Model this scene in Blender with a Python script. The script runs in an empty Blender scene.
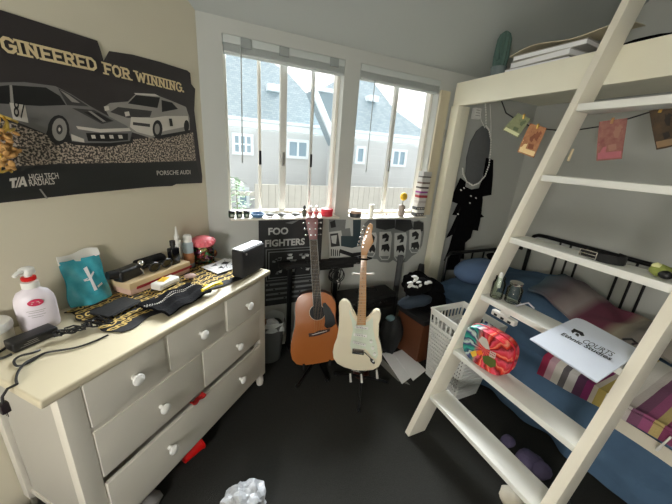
import bpy, bmesh, math, random
from mathutils import Vector, Matrix
random.seed(7)
sc = bpy.context.scene
COL = sc.collection
V = Vector
rad = math.radians

# ------------------------------------------------------------------ camera
F_PX, YAW, PITCH, ROLL, LA = 296.876, .441366, .318654, -.0746141, .794351
EYE = V((0, 0, 1.5))
cy, sy, cp, sp, cr, sr = math.cos(YAW), math.sin(YAW), math.cos(PITCH), math.sin(PITCH), math.cos(ROLL), math.sin(ROLL)
fw = V((sy*cp, cy*cp, -sp))
r0 = V((cy, -sy, 0))
d0 = fw.cross(r0)
RT = cr*r0 + sr*d0
DN = -sr*r0 + cr*d0
cam = bpy.data.cameras.new('camera')
cam.sensor_fit = 'HORIZONTAL'
cam.sensor_width = 36.0
cam.lens = F_PX/672*36
cam.clip_start = .02
cam.clip_end = 200
camo = bpy.data.objects.new('camera', cam)
COL.objects.link(camo)
camo.matrix_world = Matrix((( RT.x, -DN.x, -fw.x, 0), (RT.y, -DN.y, -fw.y, 0), (RT.z, -DN.z, -fw.z, EYE.z), (0, 0, 0, 1)))
sc.camera = camo

# survey helpers: where the sight line through a spot of the photograph meets a plane of the room
def ray(x, y): return RT*(x-336) + DN*(y-252) + fw*F_PX
def PZ(x, y, z): v = ray(x, y); return v*((z-EYE.z)/v.z) + EYE
def PY(x, y, Y): v = ray(x, y); return v*(Y/v.y) + EYE
def PX(x, y, X): v = ray(x, y); return v*(X/v.x) + EYE
E_L = V((math.sin(LA), math.cos(LA), 0))      # along the left wall, away from us
N_L = V((math.cos(LA), -math.sin(LA), 0))     # out of the left wall, into the room
def PP(x, y, P0, N): v = ray(x, y); return v*(((P0-EYE).dot(N))/v.dot(N)) + EYE
def PL(x, y, D): return PP(x, y, N_L*D, N_L)
def PR(x, y, r):
    v = ray(x, y); return v*(r/math.hypot(v.x, v.y)) + EYE
A_L = math.atan2(E_L.y, E_L.x)
def LP(s, D, z=0): return N_L*D + E_L*s + V((0, 0, z))

# ------------------------------------------------------------------ materials
def lin(c):
    o = []
    for v in c[:3]:
        v = v/255
        o.append(v/12.92 if v <= .04045 else ((v+.055)/1.055)**2.4)
    return tuple(o)+(1,)
MATS = {}
def mat(name, c, rough=.6, metal=0, noise=.0, nscale=20, bump=0, bscale=80, c2=None, emit=0, alpha=1, spec=.5, trans=0, coat=0, sheen=0):
    m = bpy.data.materials.new(name)
    m.use_nodes = True
    nt = m.node_tree
    b = nt.nodes['Principled BSDF']
    b.inputs['Base Color'].default_value = lin(c)
    b.inputs['Roughness'].default_value = rough
    b.inputs['Metallic'].default_value = metal
    b.inputs['Specular IOR Level'].default_value = spec
    b.inputs['Transmission Weight'].default_value = trans
    b.inputs['Coat Weight'].default_value = coat
    b.inputs['Sheen Weight'].default_value = sheen
    tc = nt.nodes.new('ShaderNodeTexCoord')
    nz = nt.nodes.new('ShaderNodeTexNoise')
    nz.inputs['Scale'].default_value = nscale
    nz.inputs['Detail'].default_value = 4
    nt.links.new(tc.outputs['Object'], nz.inputs['Vector'])
    mx = nt.nodes.new('ShaderNodeMix')
    mx.data_type = 'RGBA'
    k = lin(c)
    k2 = lin(c2) if c2 else tuple(max(0, v*(1-max(noise, .04))) for v in k[:3])+(1,)
    mx.inputs['A'].default_value = k
    mx.inputs['B'].default_value = k2
    nt.links.new(nz.outputs['Fac'], mx.inputs['Factor'])
    nt.links.new(mx.outputs['Result'], b.inputs['Base Color'])
    if bump:
        n2 = nt.nodes.new('ShaderNodeTexNoise')
        n2.inputs['Scale'].default_value = bscale
        n2.inputs['Detail'].default_value = 3
        nt.links.new(tc.outputs['Object'], n2.inputs['Vector'])
        bp = nt.nodes.new('ShaderNodeBump')
        bp.inputs['Strength'].default_value = bump
        bp.inputs['Distance'].default_value = .01
        nt.links.new(n2.outputs['Fac'], bp.inputs['Height'])
        nt.links.new(bp.outputs['Normal'], b.inputs['Normal'])
    if alpha < 1:
        b.inputs['Alpha'].default_value = alpha
    if emit:
        b.inputs['Emission Color'].default_value = lin(c)
        b.inputs['Emission Strength'].default_value = emit
    MATS[name] = m
    return m

def ramp_mat(name, stops, axis='Y', rough=.8, lo=0, hi=1, wave=0, constant=True):
    """stripes along one object axis between lo and hi metres"""
    m = mat(name, (128, 128, 128), rough, bump=.3, bscale=150)
    nt = m.node_tree
    b = nt.nodes['Principled BSDF']
    tc = next(n for n in nt.nodes if n.type == 'TEX_COORD')
    sx = nt.nodes.new('ShaderNodeSeparateXYZ')
    nt.links.new(tc.outputs['Object'], sx.inputs[0])
    mr = nt.nodes.new('ShaderNodeMapRange')
    mr.inputs['From Min'].default_value = lo
    mr.inputs['From Max'].default_value = hi
    nt.links.new(sx.outputs[axis], mr.inputs['Value'])
    cr_ = nt.nodes.new('ShaderNodeValToRGB')
    if constant: cr_.color_ramp.interpolation = 'CONSTANT'
    el = cr_.color_ramp.elements
    el[0].position = stops[0][0]; el[0].color = lin(stops[0][1])
    el[1].position = stops[1][0]; el[1].color = lin(stops[1][1])
    for p, c in stops[2:]:
        q = el.new(p); q.color = lin(c)
    nt.links.new(mr.outputs['Result'], cr_.inputs['Fac'])
    nt.links.new(cr_.outputs['Color'], b.inputs['Base Color'])
    return m

def glass_mat(name, tint=(235, 245, 245), gloss=.12, rough=.02):
    m = bpy.data.materials.new(name)
    m.use_nodes = True
    nt = m.node_tree
    nt.nodes.clear()
    out = nt.nodes.new('ShaderNodeOutputMaterial')
    tr = nt.nodes.new('ShaderNodeBsdfTransparent')
    tr.inputs['Color'].default_value = lin(tint)
    gl = nt.nodes.new('ShaderNodeBsdfGlossy')
    gl.inputs['Roughness'].default_value = rough
    fr = nt.nodes.new('ShaderNodeLayerWeight')
    fr.inputs['Blend'].default_value = gloss
    ms = nt.nodes.new('ShaderNodeMixShader')
    nt.links.new(fr.outputs['Fresnel'], ms.inputs['Fac'])
    nt.links.new(tr.outputs[0], ms.inputs[1])
    nt.links.new(gl.outputs[0], ms.inputs[2])
    nt.links.new(ms.outputs[0], out.inputs['Surface'])
    MATS[name] = m
    return m

# ------------------------------------------------------------------ mesh builder
class MB:
    def __init__(self, M=None):
        self.bm = bmesh.new()
        self.M = M.copy() if M is not None else Matrix.Identity(4)
        self.mats = []
        self.mi = 0
        self.smooth = 40
    def m(self, mt):
        if mt not in self.mats: self.mats.append(mt)
        self.mi = self.mats.index(mt)
        return self
    def _face(self, vs):
        try:
            f = self.bm.faces.new(vs)
            f.material_index = self.mi
            return f
        except ValueError:
            return None
    def v(self, p): return self.bm.verts.new(self.M @ V(p))
    def box(self, c, s, rot=None, bevel=0, seg=2):
        R = rot if rot is not None else Matrix.Identity(3)
        c = V(c)
        vs = []
        for dx in (-.5, .5):
            for dy in (-.5, .5):
                for dz in (-.5, .5):
                    vs.append(self.v(c + R @ V((dx*s[0], dy*s[1], dz*s[2]))))
        fs = [self._face([vs[i] for i in q]) for q in ((0,1,3,2),(4,6,7,5),(0,4,5,1),(2,3,7,6),(0,2,6,4),(1,5,7,3))]
        if bevel:
            es = {e for f in fs for e in f.edges}
            res = bmesh.ops.bevel(self.bm, geom=list(es), offset=bevel, segments=seg, affect='EDGES', profile=.6)
            for f in res['faces']: f.material_index = self.mi
        return self
    def rings(self, rings, closed_u=True, cap0=False, cap1=False):
        vr = [[self.v(p) for p in r] for r in rings]
        n = len(vr[0])
        for a, b in zip(vr[:-1], vr[1:]):
            for i in range(n if closed_u else n-1):
                j = (i+1) % n
                self._face((a[i], a[j], b[j], b[i]))
        if cap0: self._face(list(reversed(vr[0])))
        if cap1: self._face(vr[-1])
        return self
    def cyl(self, p0, p1, r0, r1=None, seg=16, caps=True):
        p0, p1 = V(p0), V(p1)
        r1 = r0 if r1 is None else r1
        d = (p1-p0).normalized()
        a = d.orthogonal().normalized()
        b = d.cross(a)
        R = [[p + (a*math.cos(t)+b*math.sin(t))*r for t in [2*math.pi*i/seg for i in range(seg)]] for p, r in ((p0, r0), (p1, r1))]
        return self.rings(R, True, caps, caps)
    def lathe(self, prof, c=(0,0,0), seg=24, axis=None, sx=1, sy=1):
        """prof: list of (r, z); axis: 3x3 rotation"""
        R = axis if axis is not None else Matrix.Identity(3)
        c = V(c)
        rr = [[c + R @ V((r*sx*math.cos(2*math.pi*i/seg), r*sy*math.sin(2*math.pi*i/seg), z)) for i in range(seg)] for r, z in prof]
        return self.rings(rr, True, True, True)
    def tube(self, pts, r, seg=8, caps=True, closed=False):
        pts = [V(p) for p in pts]
        n = len(pts)
        rs = r if isinstance(r, (list, tuple)) else [r]*n
        up = None
        rr = []
        for i, p in enumerate(pts):
            if closed: t = pts[(i+1) % n]-pts[i-1]
            else: t = pts[min(i+1, n-1)]-pts[max(i-1, 0)]
            t.normalize()
            if up is None: up = t.orthogonal().normalized()
            up = (up - t*up.dot(t))
            up = up.normalized() if up.length > 1e-6 else t.orthogonal().normalized()
            b = t.cross(up)
            rr.append([p + (up*math.cos(2*math.pi*k/seg)+b*math.sin(2*math.pi*k/seg))*rs[i] for k in range(seg)])
        if closed: rr.append(rr[0])
        return self.rings(rr, True, caps and not closed, caps and not closed)
    def prism(self, poly, thick, n=None, bevel=0):
        """poly: 3D points (planar), extruded by thick along n"""
        poly = [V(p) for p in poly]
        if n is None:
            n = (poly[1]-poly[0]).cross(poly[2]-poly[0]).normalized()
        n = V(n)
        a = [self.v(p) for p in poly]
        b = [self.v(p+n*thick) for p in poly]
        k = len(a)
        fs = [self._face(list(reversed(a))), self._face(b)]
        for i in range(k):
            fs.append(self._face((a[i], a[(i+1) % k], b[(i+1) % k], b[i])))
        if bevel:
            es = set()
            for f in fs[:2]:
                if f: es |= set(f.edges)
            res = bmesh.ops.bevel(self.bm, geom=list(es), offset=bevel, segments=3, affect='EDGES', profile=.5)
            for f in res['faces']: f.material_index = self.mi
        return self
    def poly(self, pts):
        self._face([self.v(p) for p in pts]); return self
    def grid(self, f, nu, nv, thick=0):
        """f(u,v) -> point, u,v in 0..1; thick: offset along the normal to close the sheet"""
        P = [[V(f(i/nu, j/nv)) for j in range(nv+1)] for i in range(nu+1)]
        A = [[self.v(p) for p in row] for row in P]
        for i in range(nu):
            for j in range(nv):
                self._face((A[i][j], A[i+1][j], A[i+1][j+1], A[i][j+1]))
        if thick:
            B = []
            for i in range(nu+1):
                row = []
                for j in range(nv+1):
                    du = P[min(i+1, nu)][j]-P[max(i-1, 0)][j]
                    dv = P[i][min(j+1, nv)]-P[i][max(j-1, 0)]
                    nn = du.cross(dv)
                    nn = nn.normalized() if nn.length > 1e-9 else V((0, 0, 1))
                    row.append(self.v(P[i][j]-nn*thick))
                B.append(row)
            for i in range(nu):
                for j in range(nv):
                    self._face((B[i][j], B[i][j+1], B[i+1][j+1], B[i+1][j]))
            for i in range(nu):
                self._face((A[i][0], B[i][0], B[i+1][0], A[i+1][0]))
                self._face((A[i][nv], A[i+1][nv], B[i+1][nv], B[i][nv]))
            for j in range(nv):
                self._face((A[0][j], A[0][j+1], B[0][j+1], B[0][j]))
                self._face((A[nu][j], B[nu][j], B[nu][j+1], A[nu][j+1]))
        return self
    def ball(self, c, r, seg=16, rot=None, bump=0, sd=0):
        """ellipsoid; bump makes it lumpy"""
        R = rot if rot is not None else Matrix.Identity(3)
        c = V(c)
        if not isinstance(r, (list, tuple)): r = (r, r, r)
        rnd = random.Random(sd)
        ph = [rnd.uniform(0, 6.28) for _ in range(6)]
        nr = max(6, seg//2)
        rr = []
        for j in range(nr+1):
            t = math.pi*(.02+.96*j/nr)
            row = []
            for i in range(seg):
                a = 2*math.pi*i/seg
                d = V((math.sin(t)*math.cos(a), math.sin(t)*math.sin(a), -math.cos(t)))
                k = 1 + bump*(math.sin(5*d.x+ph[0])*math.sin(4*d.y+ph[1])+.6*math.sin(9*d.z+7*d.x+ph[2])*math.cos(8*d.y+ph[3]))
                row.append(c + R @ V((d.x*r[0]*k, d.y*r[1]*k, d.z*r[2]*k)))
            rr.append(row)
        return self.rings(rr, True, True, True)
    def text(self, s, o, u, w, h, depth=.0006, bold=0, width=None, align='LEFT'):
        """lettering: origin o, reading direction u, up w, cap height h, squeezed to width"""
        cu = bpy.data.curves.new('t', 'FONT')
        cu.body = s
        cu.size = 1
        cu.offset = bold
        cu.resolution_u = 3
        ob = bpy.data.objects.new('t', cu)
        me = bpy.data.meshes.new_from_object(ob)
        xs = [q.co.x for q in me.vertices]
        ys = [q.co.y for q in me.vertices]
        x0, x1 = min(xs), max(xs)
        k = h/.7
        kx = (width/(x1-x0)) if width else k
        u, w = V(u).normalized(), V(w).normalized()
        n = u.cross(w)
        o = V(o)
        off = -(x1-x0)*kx/2 if align == 'CENTER' else 0
        vv = [self.v(o + u*((q.co.x-x0)*kx+off) + w*(q.co.y*k) + n*depth) for q in me.vertices]
        for p in me.polygons:
            self._face([vv[i] for i in p.vertices])
        bpy.data.objects.remove(ob)
        bpy.data.curves.remove(cu)
        bpy.data.meshes.remove(me)
        return self
    def mesh(self, name, inv):
        bmesh.ops.recalc_face_normals(self.bm, faces=[f for f in self.bm.faces]) if self.recalc else None
        self.bm.transform(inv)
        me = bpy.data.meshes.new(name)
        self.bm.to_mesh(me)
        self.bm.free()
        for m_ in self.mats: me.materials.append(m_)
        if self.smooth:
            for p in me.polygons: p.use_smooth = True
            me.set_sharp_from_angle(angle=rad(self.smooth))
        return me
    recalc = True

WM = {}
def thing(name, label, cat, loc=(0, 0, 0), rz=0, group=None):
    o = bpy.data.objects.new(name, None)
    o.empty_display_size = .05
    COL.objects.link(o)
    o.location = loc
    o.rotation_euler = (0, 0, rz)
    o['label'] = label
    o['category'] = cat
    if group: o['group'] = group
    WM[o] = Matrix.Translation(V(loc)) @ Matrix.Rotation(rz, 4, 'Z')
    return o
def part(name, mb, parent, label=None):
    """one mesh object under its thing (or part); mb holds world coordinates"""
    W = WM[parent]
    me = mb.mesh(name, W.inverted())
    o = bpy.data.objects.new(name, me)
    COL.objects.link(o)
    o.parent = parent
    WM[o] = W
    if label: o['label'] = label
    return o
def solo(name, mb, label, cat, group=None, kind=None):
    """a thing that is one mesh; its origin goes to the middle of its foot"""
    xs = [v.co for v in mb.bm.verts]
    lo = V((min(p.x for p in xs), min(p.y for p in xs), min(p.z for p in xs)))
    hi = V((max(p.x for p in xs), max(p.y for p in xs), max(p.z for p in xs)))
    c = V(((lo.x+hi.x)/2, (lo.y+hi.y)/2, lo.z))
    me = mb.mesh(name, Matrix.Translation(-c))
    o = bpy.data.objects.new(name, me)
    COL.objects.link(o)
    o.location = c
    WM[o] = Matrix.Translation(c)
    if label: o['label'] = label
    if cat: o['category'] = cat
    if group: o['group'] = group
    if kind: o['kind'] = kind
    return o
def struct(name, mb, parent=None):
    if parent: return part(name, mb, parent)
    o = solo(name, mb, None, None, kind='structure')
    return o
def copy_tree(o, parent=None):
    c = o.copy()
    COL.objects.link(c)
    if parent is not None: c.parent = parent
    for ch in [x for x in list(bpy.data.objects) if x.parent == o]: copy_tree(ch, c)
    return c
def frame(loc, rz=0, rx=0, ry=0):
    return Matrix.Translation(V(loc)) @ Matrix.Rotation(rz, 4, 'Z') @ Matrix.Rotation(ry, 4, 'Y') @ Matrix.Rotation(rx, 4, 'X')
def Rz(a): return Matrix.Rotation(a, 3, 'Z')
def Rx(a): return Matrix.Rotation(a, 3, 'X')
def Ry(a): return Matrix.Rotation(a, 3, 'Y')
FILL_LAMP, SUN, SKY, EXPO = 36, 20, .95, 1
# ------------------------------------------------------------------ palette
white_paint = mat('white_paint', (214, 209, 197), .45, noise=.06, nscale=6, bump=.03, bscale=60)
cream_paint = mat('cream_paint', (202, 192, 166), .4, noise=.05, nscale=8, bump=.02)
dresser_side_shade = mat('dresser_side_shade', (180, 176, 166), .5, noise=.1, nscale=300)  # the white paint darkened: shade on the end panels is in the colour
wall_paint = mat('wall_paint', (192, 194, 189), .85, noise=.05, nscale=5, bump=.04, bscale=220)
ceil_paint = mat('ceiling_paint', (178, 183, 180), .9, noise=.06, nscale=3, bump=.03, bscale=150)
carpet = mat('carpet', (60, 60, 57), .95, noise=.5, nscale=260, bump=.9, bscale=420, spec=.15)
black = mat('black_plastic', (22, 22, 23), .45, noise=.1)
black_matt = mat('black_matt', (20, 20, 21), .8, noise=.3, nscale=60, bump=.2)
black_cloth = mat('black_cloth', (12, 12, 14), .95, spec=.1, noise=.4, nscale=90, bump=.5, bscale=120)
black_metal = mat('black_metal', (16, 16, 18), .35, .3)
chrome = mat('chrome', (215, 215, 215), .18, 1)
brass = mat('brass', (215, 175, 95), .3, 1)
white_plastic = mat('white_plastic', (232, 231, 226), .35, noise=.03)
paper = mat('paper', (238, 238, 240), .8, noise=.03)
red_plastic = mat('red_plastic', (205, 22, 20), .3, noise=.06)
ink = mat('ink', (18, 18, 20), .6)
grey_ink = mat('grey_ink', (128, 130, 130), .7)
glass = glass_mat('window_glass', (242, 243, 243))
clear = glass_mat('clear_glass', (225, 232, 225), .35, .03)
glue = None

# ------------------------------------------------------------------ room shell
YW = 2.03       # inner face of the window wall
XR = 2.9        # right wall
XC = LP(0, -1.42)  # helper
DW = -1.42      # left wall plane
sC = (YW - N_L.y*DW)/E_L.y          # where the left wall meets the window wall
CORNER = LP(sC, DW)
YB = -1.9
sB = (YB - N_L.y*DW)/E_L.y
LBACK = LP(sB, DW)
def zc(y): return min(3.0, 2.16 + .8*(YW-y))
b = MB().m(carpet)
b.prism([(LBACK.x, YB, -.06), (XR, YB, -.06), (XR, YW+.02, -.06), (CORNER.x, YW+.02, -.06)], .06, (0, 0, 1))
struct('floor', b)
# left wall: height follows the sloping ceiling
wall_warm_lit = mat('wall_warm_lit', (214, 207, 186), .85, noise=.05, nscale=5, bump=.04, bscale=220)  # wall paint with the warm light on this wall put into its colour
b = MB().m(wall_warm_lit)
yb = YW-.84/.8
sK = (yb - N_L.y*DW)/E_L.y
P = [LP(sC, DW), LP(sB, DW), LP(sB, DW, 3.0), LP(sK, DW, 3.0), LP(sC, DW, 2.16)]
b.prism([p-N_L*.12 for p in P], .12, N_L)
struct('wall_left', b)
b = MB().m(wall_paint)
b.prism([(XR, YB, 0), (XR, YW, 0), (XR, YW, 2.16), (XR, yb, 3.0), (XR, YB, 3.0)], .12, (1, 0, 0))
struct('wall_right', b)
b = MB().m(wall_paint)
b.box(((LBACK.x+XR)/2, YB-.06, 1.5), (XR-LBACK.x, .12, 3.0))
struct('wall_rear', b)
# ceiling: slopes up from the window wall, then flat
b = MB().m(ceil_paint)
x0, x1 = LBACK.x-.1, XR+.1
b.prism([(x0, YW+.01, 2.152), (x0, YW+.01, 2.30), (x0, yb, 3.12), (x0, YB-.1, 3.12), (x0, YB-.1, 3.0), (x0, yb, 3.0)], x1-x0, (1, 0, 0))
struct('ceiling', b)
# window wall with two openings
W1 = (.168, .925, 1.062, 2.085)
W2 = (1.04, 1.735, 1.05, 2.085)
TH = .14
b = MB().m(wall_paint)
def seg(xa, xb, za, zb): b.box(((xa+xb)/2, YW+TH/2, (za+zb)/2), (xb-xa, TH, zb-za))
seg(CORNER.x-.08, W1[0], 0, 2.2); seg(W1[1], W2[0], 0, 2.2); seg(W2[1], XR+.1, 0, 2.2)
seg(W1[0], W1[1], 0, W1[2]); seg(W2[0], W2[1], 0, W2[2])
seg(W1[0], W1[1], W1[3], 2.2); seg(W2[0], W2[1], W2[3], 2.2)
struct('wall_back', b)
# baseboard under the windows
b = MB().m(white_paint)
b.box(((CORNER.x+XR)/2+.04, YW-.008, .05), (XR-CORNER.x-.1, .014, .1), bevel=.004)
struct('baseboard_back', b)
# wide white casing on the right of the second window, with its hinge
b = MB().m(cream_paint)
b.box((1.785, YW-.012, 1.535), (.092, .022, .97), bevel=.004)
b.m(chrome).box((1.833, YW-.02, 1.72), (.01, .012, .05))
struct('trim_1', b)

# ------------------------------------------------------------------ windows
sash = mat('sash_paint', (234, 230, 218), .4, noise=.05)
mull = mat('mullion_grey', (214, 214, 208), .4, noise=.05)
def window(nm, W, mulls):
    xa, xb, za, zb = W
    t = bpy.data.objects.new(nm, None)
    COL.objects.link(t)
    t.location = ((xa+xb)/2, YW+.09, za)
    t['kind'] = 'structure'
    WM[t] = Matrix.Translation(t.location)
    b = MB().m(sash)
    yf = YW+.095
    w = .022
    for xx in (xa+w/2, xb-w/2): b.box((xx, yf, (za+zb)/2), (w, .06, zb-za), bevel=.003)
    for zz in (za+w/2, zb-w/2): b.box(((xa+xb)/2, yf, zz), (xb-xa, .06, w), bevel=.003)
    part('window_frame', b, t)
    for x, wd, mt, dy in mulls:
        b = MB().m(mt)
        b.box((x, yf+dy, (za+zb)/2), (wd, .03, zb-za-.04), bevel=.003)
        b.m(black_metal if wd < .03 else chrome)
        b.box((x, yf+dy-.02, 1.44), (.016, .014, .09), bevel=.003)
        part('mullion', b, t)
    b = MB().m(glass)
    b.box(((xa+xb)/2, yf+.012, (za+zb)/2), (xb-xa-.04, .004, zb-za-.04))
    part('pane', b, t)
    b = MB().m(sash)
    b.box(((xa+xb)/2, YW-.01, za-.005), (xb-xa-.001, .165, .012), bevel=.004)
    part('window_sill', b, t)
window('window_1', W1, [(PY(259.5, 130, YW+.09).x, .018, sash, 0), (PY(283, 130, YW+.09).x, .045, mull, .0), (PY(311.5, 130, YW+.09).x, .017, mull, .0)])
window('window_2', W2, [(PY(392, 130, YW+.09).x, .03, mull, 0)])

# raised blinds: head rail, stacked slats, wand
blind_m = mat('blind', (196, 202, 200), .5, noise=.05)
blind_d = mat('blind_bracket', (150, 156, 154), .5)
def blind(nm, W, wands, label, brackets):
    xa, xb, za, zb = W
    t = thing('window_blind', label, 'blind', ((xa+xb)/2, YW, 2.0), 0, 'raised blinds')
    b = MB().m(blind_m)
    b.box(((xa+xb)/2, YW+.02, 2.062), (xb-xa-.006, .05, .042), bevel=.004)
    part('head_rail', b, t)
    b = MB().m(blind_m)
    for k in range(6): b.box(((xa+xb)/2, YW+.02, 2.036-k*.0055), (xb-xa-.012, .048, .003))
    b.box(((xa+xb)/2, YW+.02, 2.0), (xb-xa-.012, .046, .012), bevel=.003)
    part('slats', b, t)
    for x in brackets:
        b = MB().m(blind_d)
        b.box((x, YW-.008, 2.055), (.06, .012, .05), bevel=.003)
        part('bracket', b, t)
    for p0, p1, r in wands:
        b = MB().m(blind_d)
        b.cyl(p0, p1, r, seg=8)
        b.cyl(p1, V(p1)-V((0, 0, .03)), r*1.5, r*1.2, seg=8)
        part('wand', b, t)
    return t
blind('b', W1, [(PY(241, 46, YW-.01), PY(242.5, 158, YW-.01), .0035), (PY(312, 70, YW+.03), PY(309, 198, YW+.03), .002)],
      'pale raised blind across the top of the wider left window', [PY(246, 45, YW).x, PY(284, 52, YW).x, PY(334, 62, YW).x])
blind('b', W2, [(PY(375, 80, YW-.01), PY(366.5, 168, YW-.01), .003)],
      'pale raised blind across the top of the narrower right window', [])
# ------------------------------------------------------------------ outside: the house across the way
siding = mat('siding', (208, 208, 206), .8, noise=.04, nscale=2)
nt = siding.node_tree
wv = nt.nodes.new('ShaderNodeTexWave'); wv.wave_type = 'BANDS'; wv.bands_direction = 'Z'; wv.wave_profile = 'SAW'
wv.inputs['Scale'].default_value = 1.6
tcn = next(n for n in nt.nodes if n.type == 'TEX_COORD')
nt.links.new(tcn.outputs['Object'], wv.inputs['Vector'])
bp = nt.nodes.new('ShaderNodeBump'); bp.inputs['Strength'].default_value = .35; bp.inputs['Distance'].default_value = .03
nt.links.new(wv.outputs['Fac'], bp.inputs['Height'])
nt.links.new(bp.outputs['Normal'], nt.nodes['Principled BSDF'].inputs['Normal'])
shingle = mat('shingle', (160, 174, 180), .9, noise=.3, nscale=8, bump=.4, bscale=25)
nt = shingle.node_tree
br = nt.nodes.new('ShaderNodeTexBrick')
br.inputs['Scale'].default_value = 5
br.inputs['Color1'].default_value = lin((172, 184, 188)); br.inputs['Color2'].default_value = lin((152, 166, 172)); br.inputs['Mortar'].default_value = lin((142, 156, 162))  # roof tones paled, the glare outside is put into the colour
tcn = next(n for n in nt.nodes if n.type == 'TEX_COORD')
nt.links.new(tcn.outputs['Object'], br.inputs['Vector'])
nt.links.new(br.outputs['Color'], nt.nodes['Principled BSDF'].inputs['Base Color'])
grey_shingle = mat('grey_shingle', (176, 178, 172), .9, noise=.2, nscale=6)
trim_out = mat('outdoor_trim', (240, 246, 248), .6)
fence_m = mat('fence_boards', (196, 190, 178), .8, noise=.2, nscale=9)
dark_glass = mat('far_glass', (150, 172, 184), .2)
asphalt = mat('yard', (110, 112, 110), .95, noise=.2)
YO = 8.0
h = thing('house', 'pale blue sided house with shingled roof across the yard', 'house', (3.2, YO, -2.6))
ez = 2.06
b = MB().m(siding)
b.box((3.2, YO+1.5, (ez-2.6)/2), (11, 3.0, ez+2.6))
part('facade', b, h)
b = MB().m(trim_out)
b.box((3.2, YO-.12, ez-.02), (11.2, .1, .2), bevel=.01)
b.box((3.2, YO-.19, ez+.06), (11.2, .1, .07), bevel=.02)
part('gutter', b, h)
# roof: plane rising away from us behind the eave
sl = math.tan(rad(46))
RN = V((0, -math.sin(rad(46)), math.cos(rad(46))))
RP0 = V((3.2, YO-.2, ez+.05))
def on_roof(q): return PP(q[0], q[1], RP0, RN)
left_roof = [V((-2.4, YO-.2, ez+.05)), V((8.8, YO-.2, ez+.05)), on_roof((428, 134)), on_roof((395, 110)), on_roof((372, 80)), on_roof((340, 78)), on_roof((309, 96)), on_roof((287, 72)), on_roof((262, 56)), on_roof((225, 44))]
left_roof += [V((-2.4, left_roof[-1].y, left_roof[-1].z))]
b = MB().m(shingle)
b.prism([p-RN*.12 for p in left_roof], .12, RN)
part('roof', b, h)
# small roof vents
for q in ((273, 92), (371, 102)):
    c = on_roof(q)
    b = MB().m(trim_out)
    b.box(c+V((0, -.03, .08)), (.34, .3, .16), bevel=.02)
    part('roof_vent', b, h)
# facade windows with sash bars
def fwin(q0, q1, bars, nm='window'):
    a, c = PY(q0[0], q0[1], YO-.03), PY(q1[0], q1[1], YO-.03)
    xa, xb, za, zb = a.x, c.x, c.z, a.z
    b = MB().m(trim_out)
    w = .07
    for xx in (xa, xb): b.box((xx, YO-.03, (za+zb)/2), (w, .08, zb-za+w))
    for zz in (za, zb): b.box(((xa+xb)/2, YO-.03, zz), (xb-xa-w, .08, w))
    for k in range(1, bars): b.box((xa+(xb-xa)*k/bars, YO-.03, (za+zb)/2), (.05, .07, zb-za))
    if bars > 2: b.box(((xa+xb)/2, YO-.03, (za+zb)/2), (xb-xa, .06, .04))
    f = part('window_frame', b, h)
    b = MB().m(dark_glass)
    b.box(((xa+xb)/2, YO-.01, (za+zb)/2), (xb-xa, .03, zb-za))
    part('pane', b, f)
fwin((233, 134), (252, 154), 3)
fwin((288, 140), (307, 158), 2)
fwin((357, 147), (363, 163), 1)
fwin((393, 150), (404, 166), 2)
fwin((238, 189), (248, 206), 1)
# white raking board of the neighbouring gable, its wall and its roof
h2 = thing('house', 'grey shingled gable wing with a white raking board, at the house corner', 'house', (3.4, 7.0, -2.6))
YG = 7.0
a, c = PY(312, 92, YG), PY(333, 142, YG)
d_ = (c-a)
far = a - d_*.0
b = MB().m(shingle)
g1 = PY(313, 90, YG); g2 = PY(336, 146, YG); g3 = PY(352, 146, YG); g4 = PY(352, 88, YG); 
b.prism([V((g1.x, YG, g1.z)), V((g2.x, YG, g2.z)), V((g3.x, YG, g2.z)), V((g3.x, YG, g1.z))], .5, (0, 1, 0))
part('roof', b, h2)
b = MB().m(trim_out)
b.prism([V((g1.x-.06, YG-.06, g1.z)), V((g1.x+.08, YG-.06, g1.z+.02)), V((g2.x+.1, YG-.06, g2.z)), V((g2.x-.04, YG-.06, g2.z-.03))], .1, (0, 1, 0))
b.box(((g1.x+g3.x)/2, YG-.05, g1.z+.03), (g3.x-g1.x, .1, .08))
part('raking_board', b, h2)
b = MB().m(siding)
b.box(((g2.x+g3.x)/2, YG+.25, (g2.z-2.6)/2), (g3.x-g2.x, .5, g2.z+2.6))
part('facade', b, h2)
# boundary fence below
f0, f1 = PY(258, 184, 6.2), PY(425, 190, 6.2)
b = MB().m(fence_m)
x = f0.x
while x < f1.x+1.2:
    b.box((x, 6.2, (f0.z-2.6)/2), (.135, .03, f0.z+2.6)); x += .14
b.box(((f0.x+f1.x)/2, 6.23, f0.z-.2), (f1.x-f0.x+1, .04, .08))
solo('garden_fence', b, 'pale board fence standing in front of the house outside', 'fence')
b = MB().m(asphalt)
b.box((3, 5.6, -2.65), (16, 6.6, .1))
struct('ground', b)
# shrub at the corner outside the left pane
leaf = mat('leaf', (150, 178, 140), .7, noise=.3)
base = PY(237, 207, 4.5)
t = thing('shrub', 'thin pale green shrub rising outside the left pane', 'plant', (base.x, 4.5, -2.6))
b = MB().m(mat('twig', (130, 122, 104), .9))
b.tube([(base.x, 4.5, -2.6), (base.x+.03, 4.5, -1), (base.x, 4.5, base.z+.35)], [.03, .02, .006], seg=6)
part('stem', b, t)
b = MB().m(leaf)
rn = random.Random(3)
for i in range(260):
    z = rn.uniform(base.z-.5, base.z+.42); k = .2*(1-max(0, (z-base.z))/.5)
    p = V((base.x+rn.gauss(0, k*.7+.01), 4.5+rn.gauss(0, .1), z)); a = rn.uniform(0, 6.3); e = rn.uniform(-.6, .6)
    d1 = V((math.cos(a), math.sin(a), e)).normalized()*.04; d2 = V((-math.sin(a), math.cos(a), .4)).normalized()*.018
    b.poly([p-d1, p+d2, p+d1, p-d2])
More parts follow.
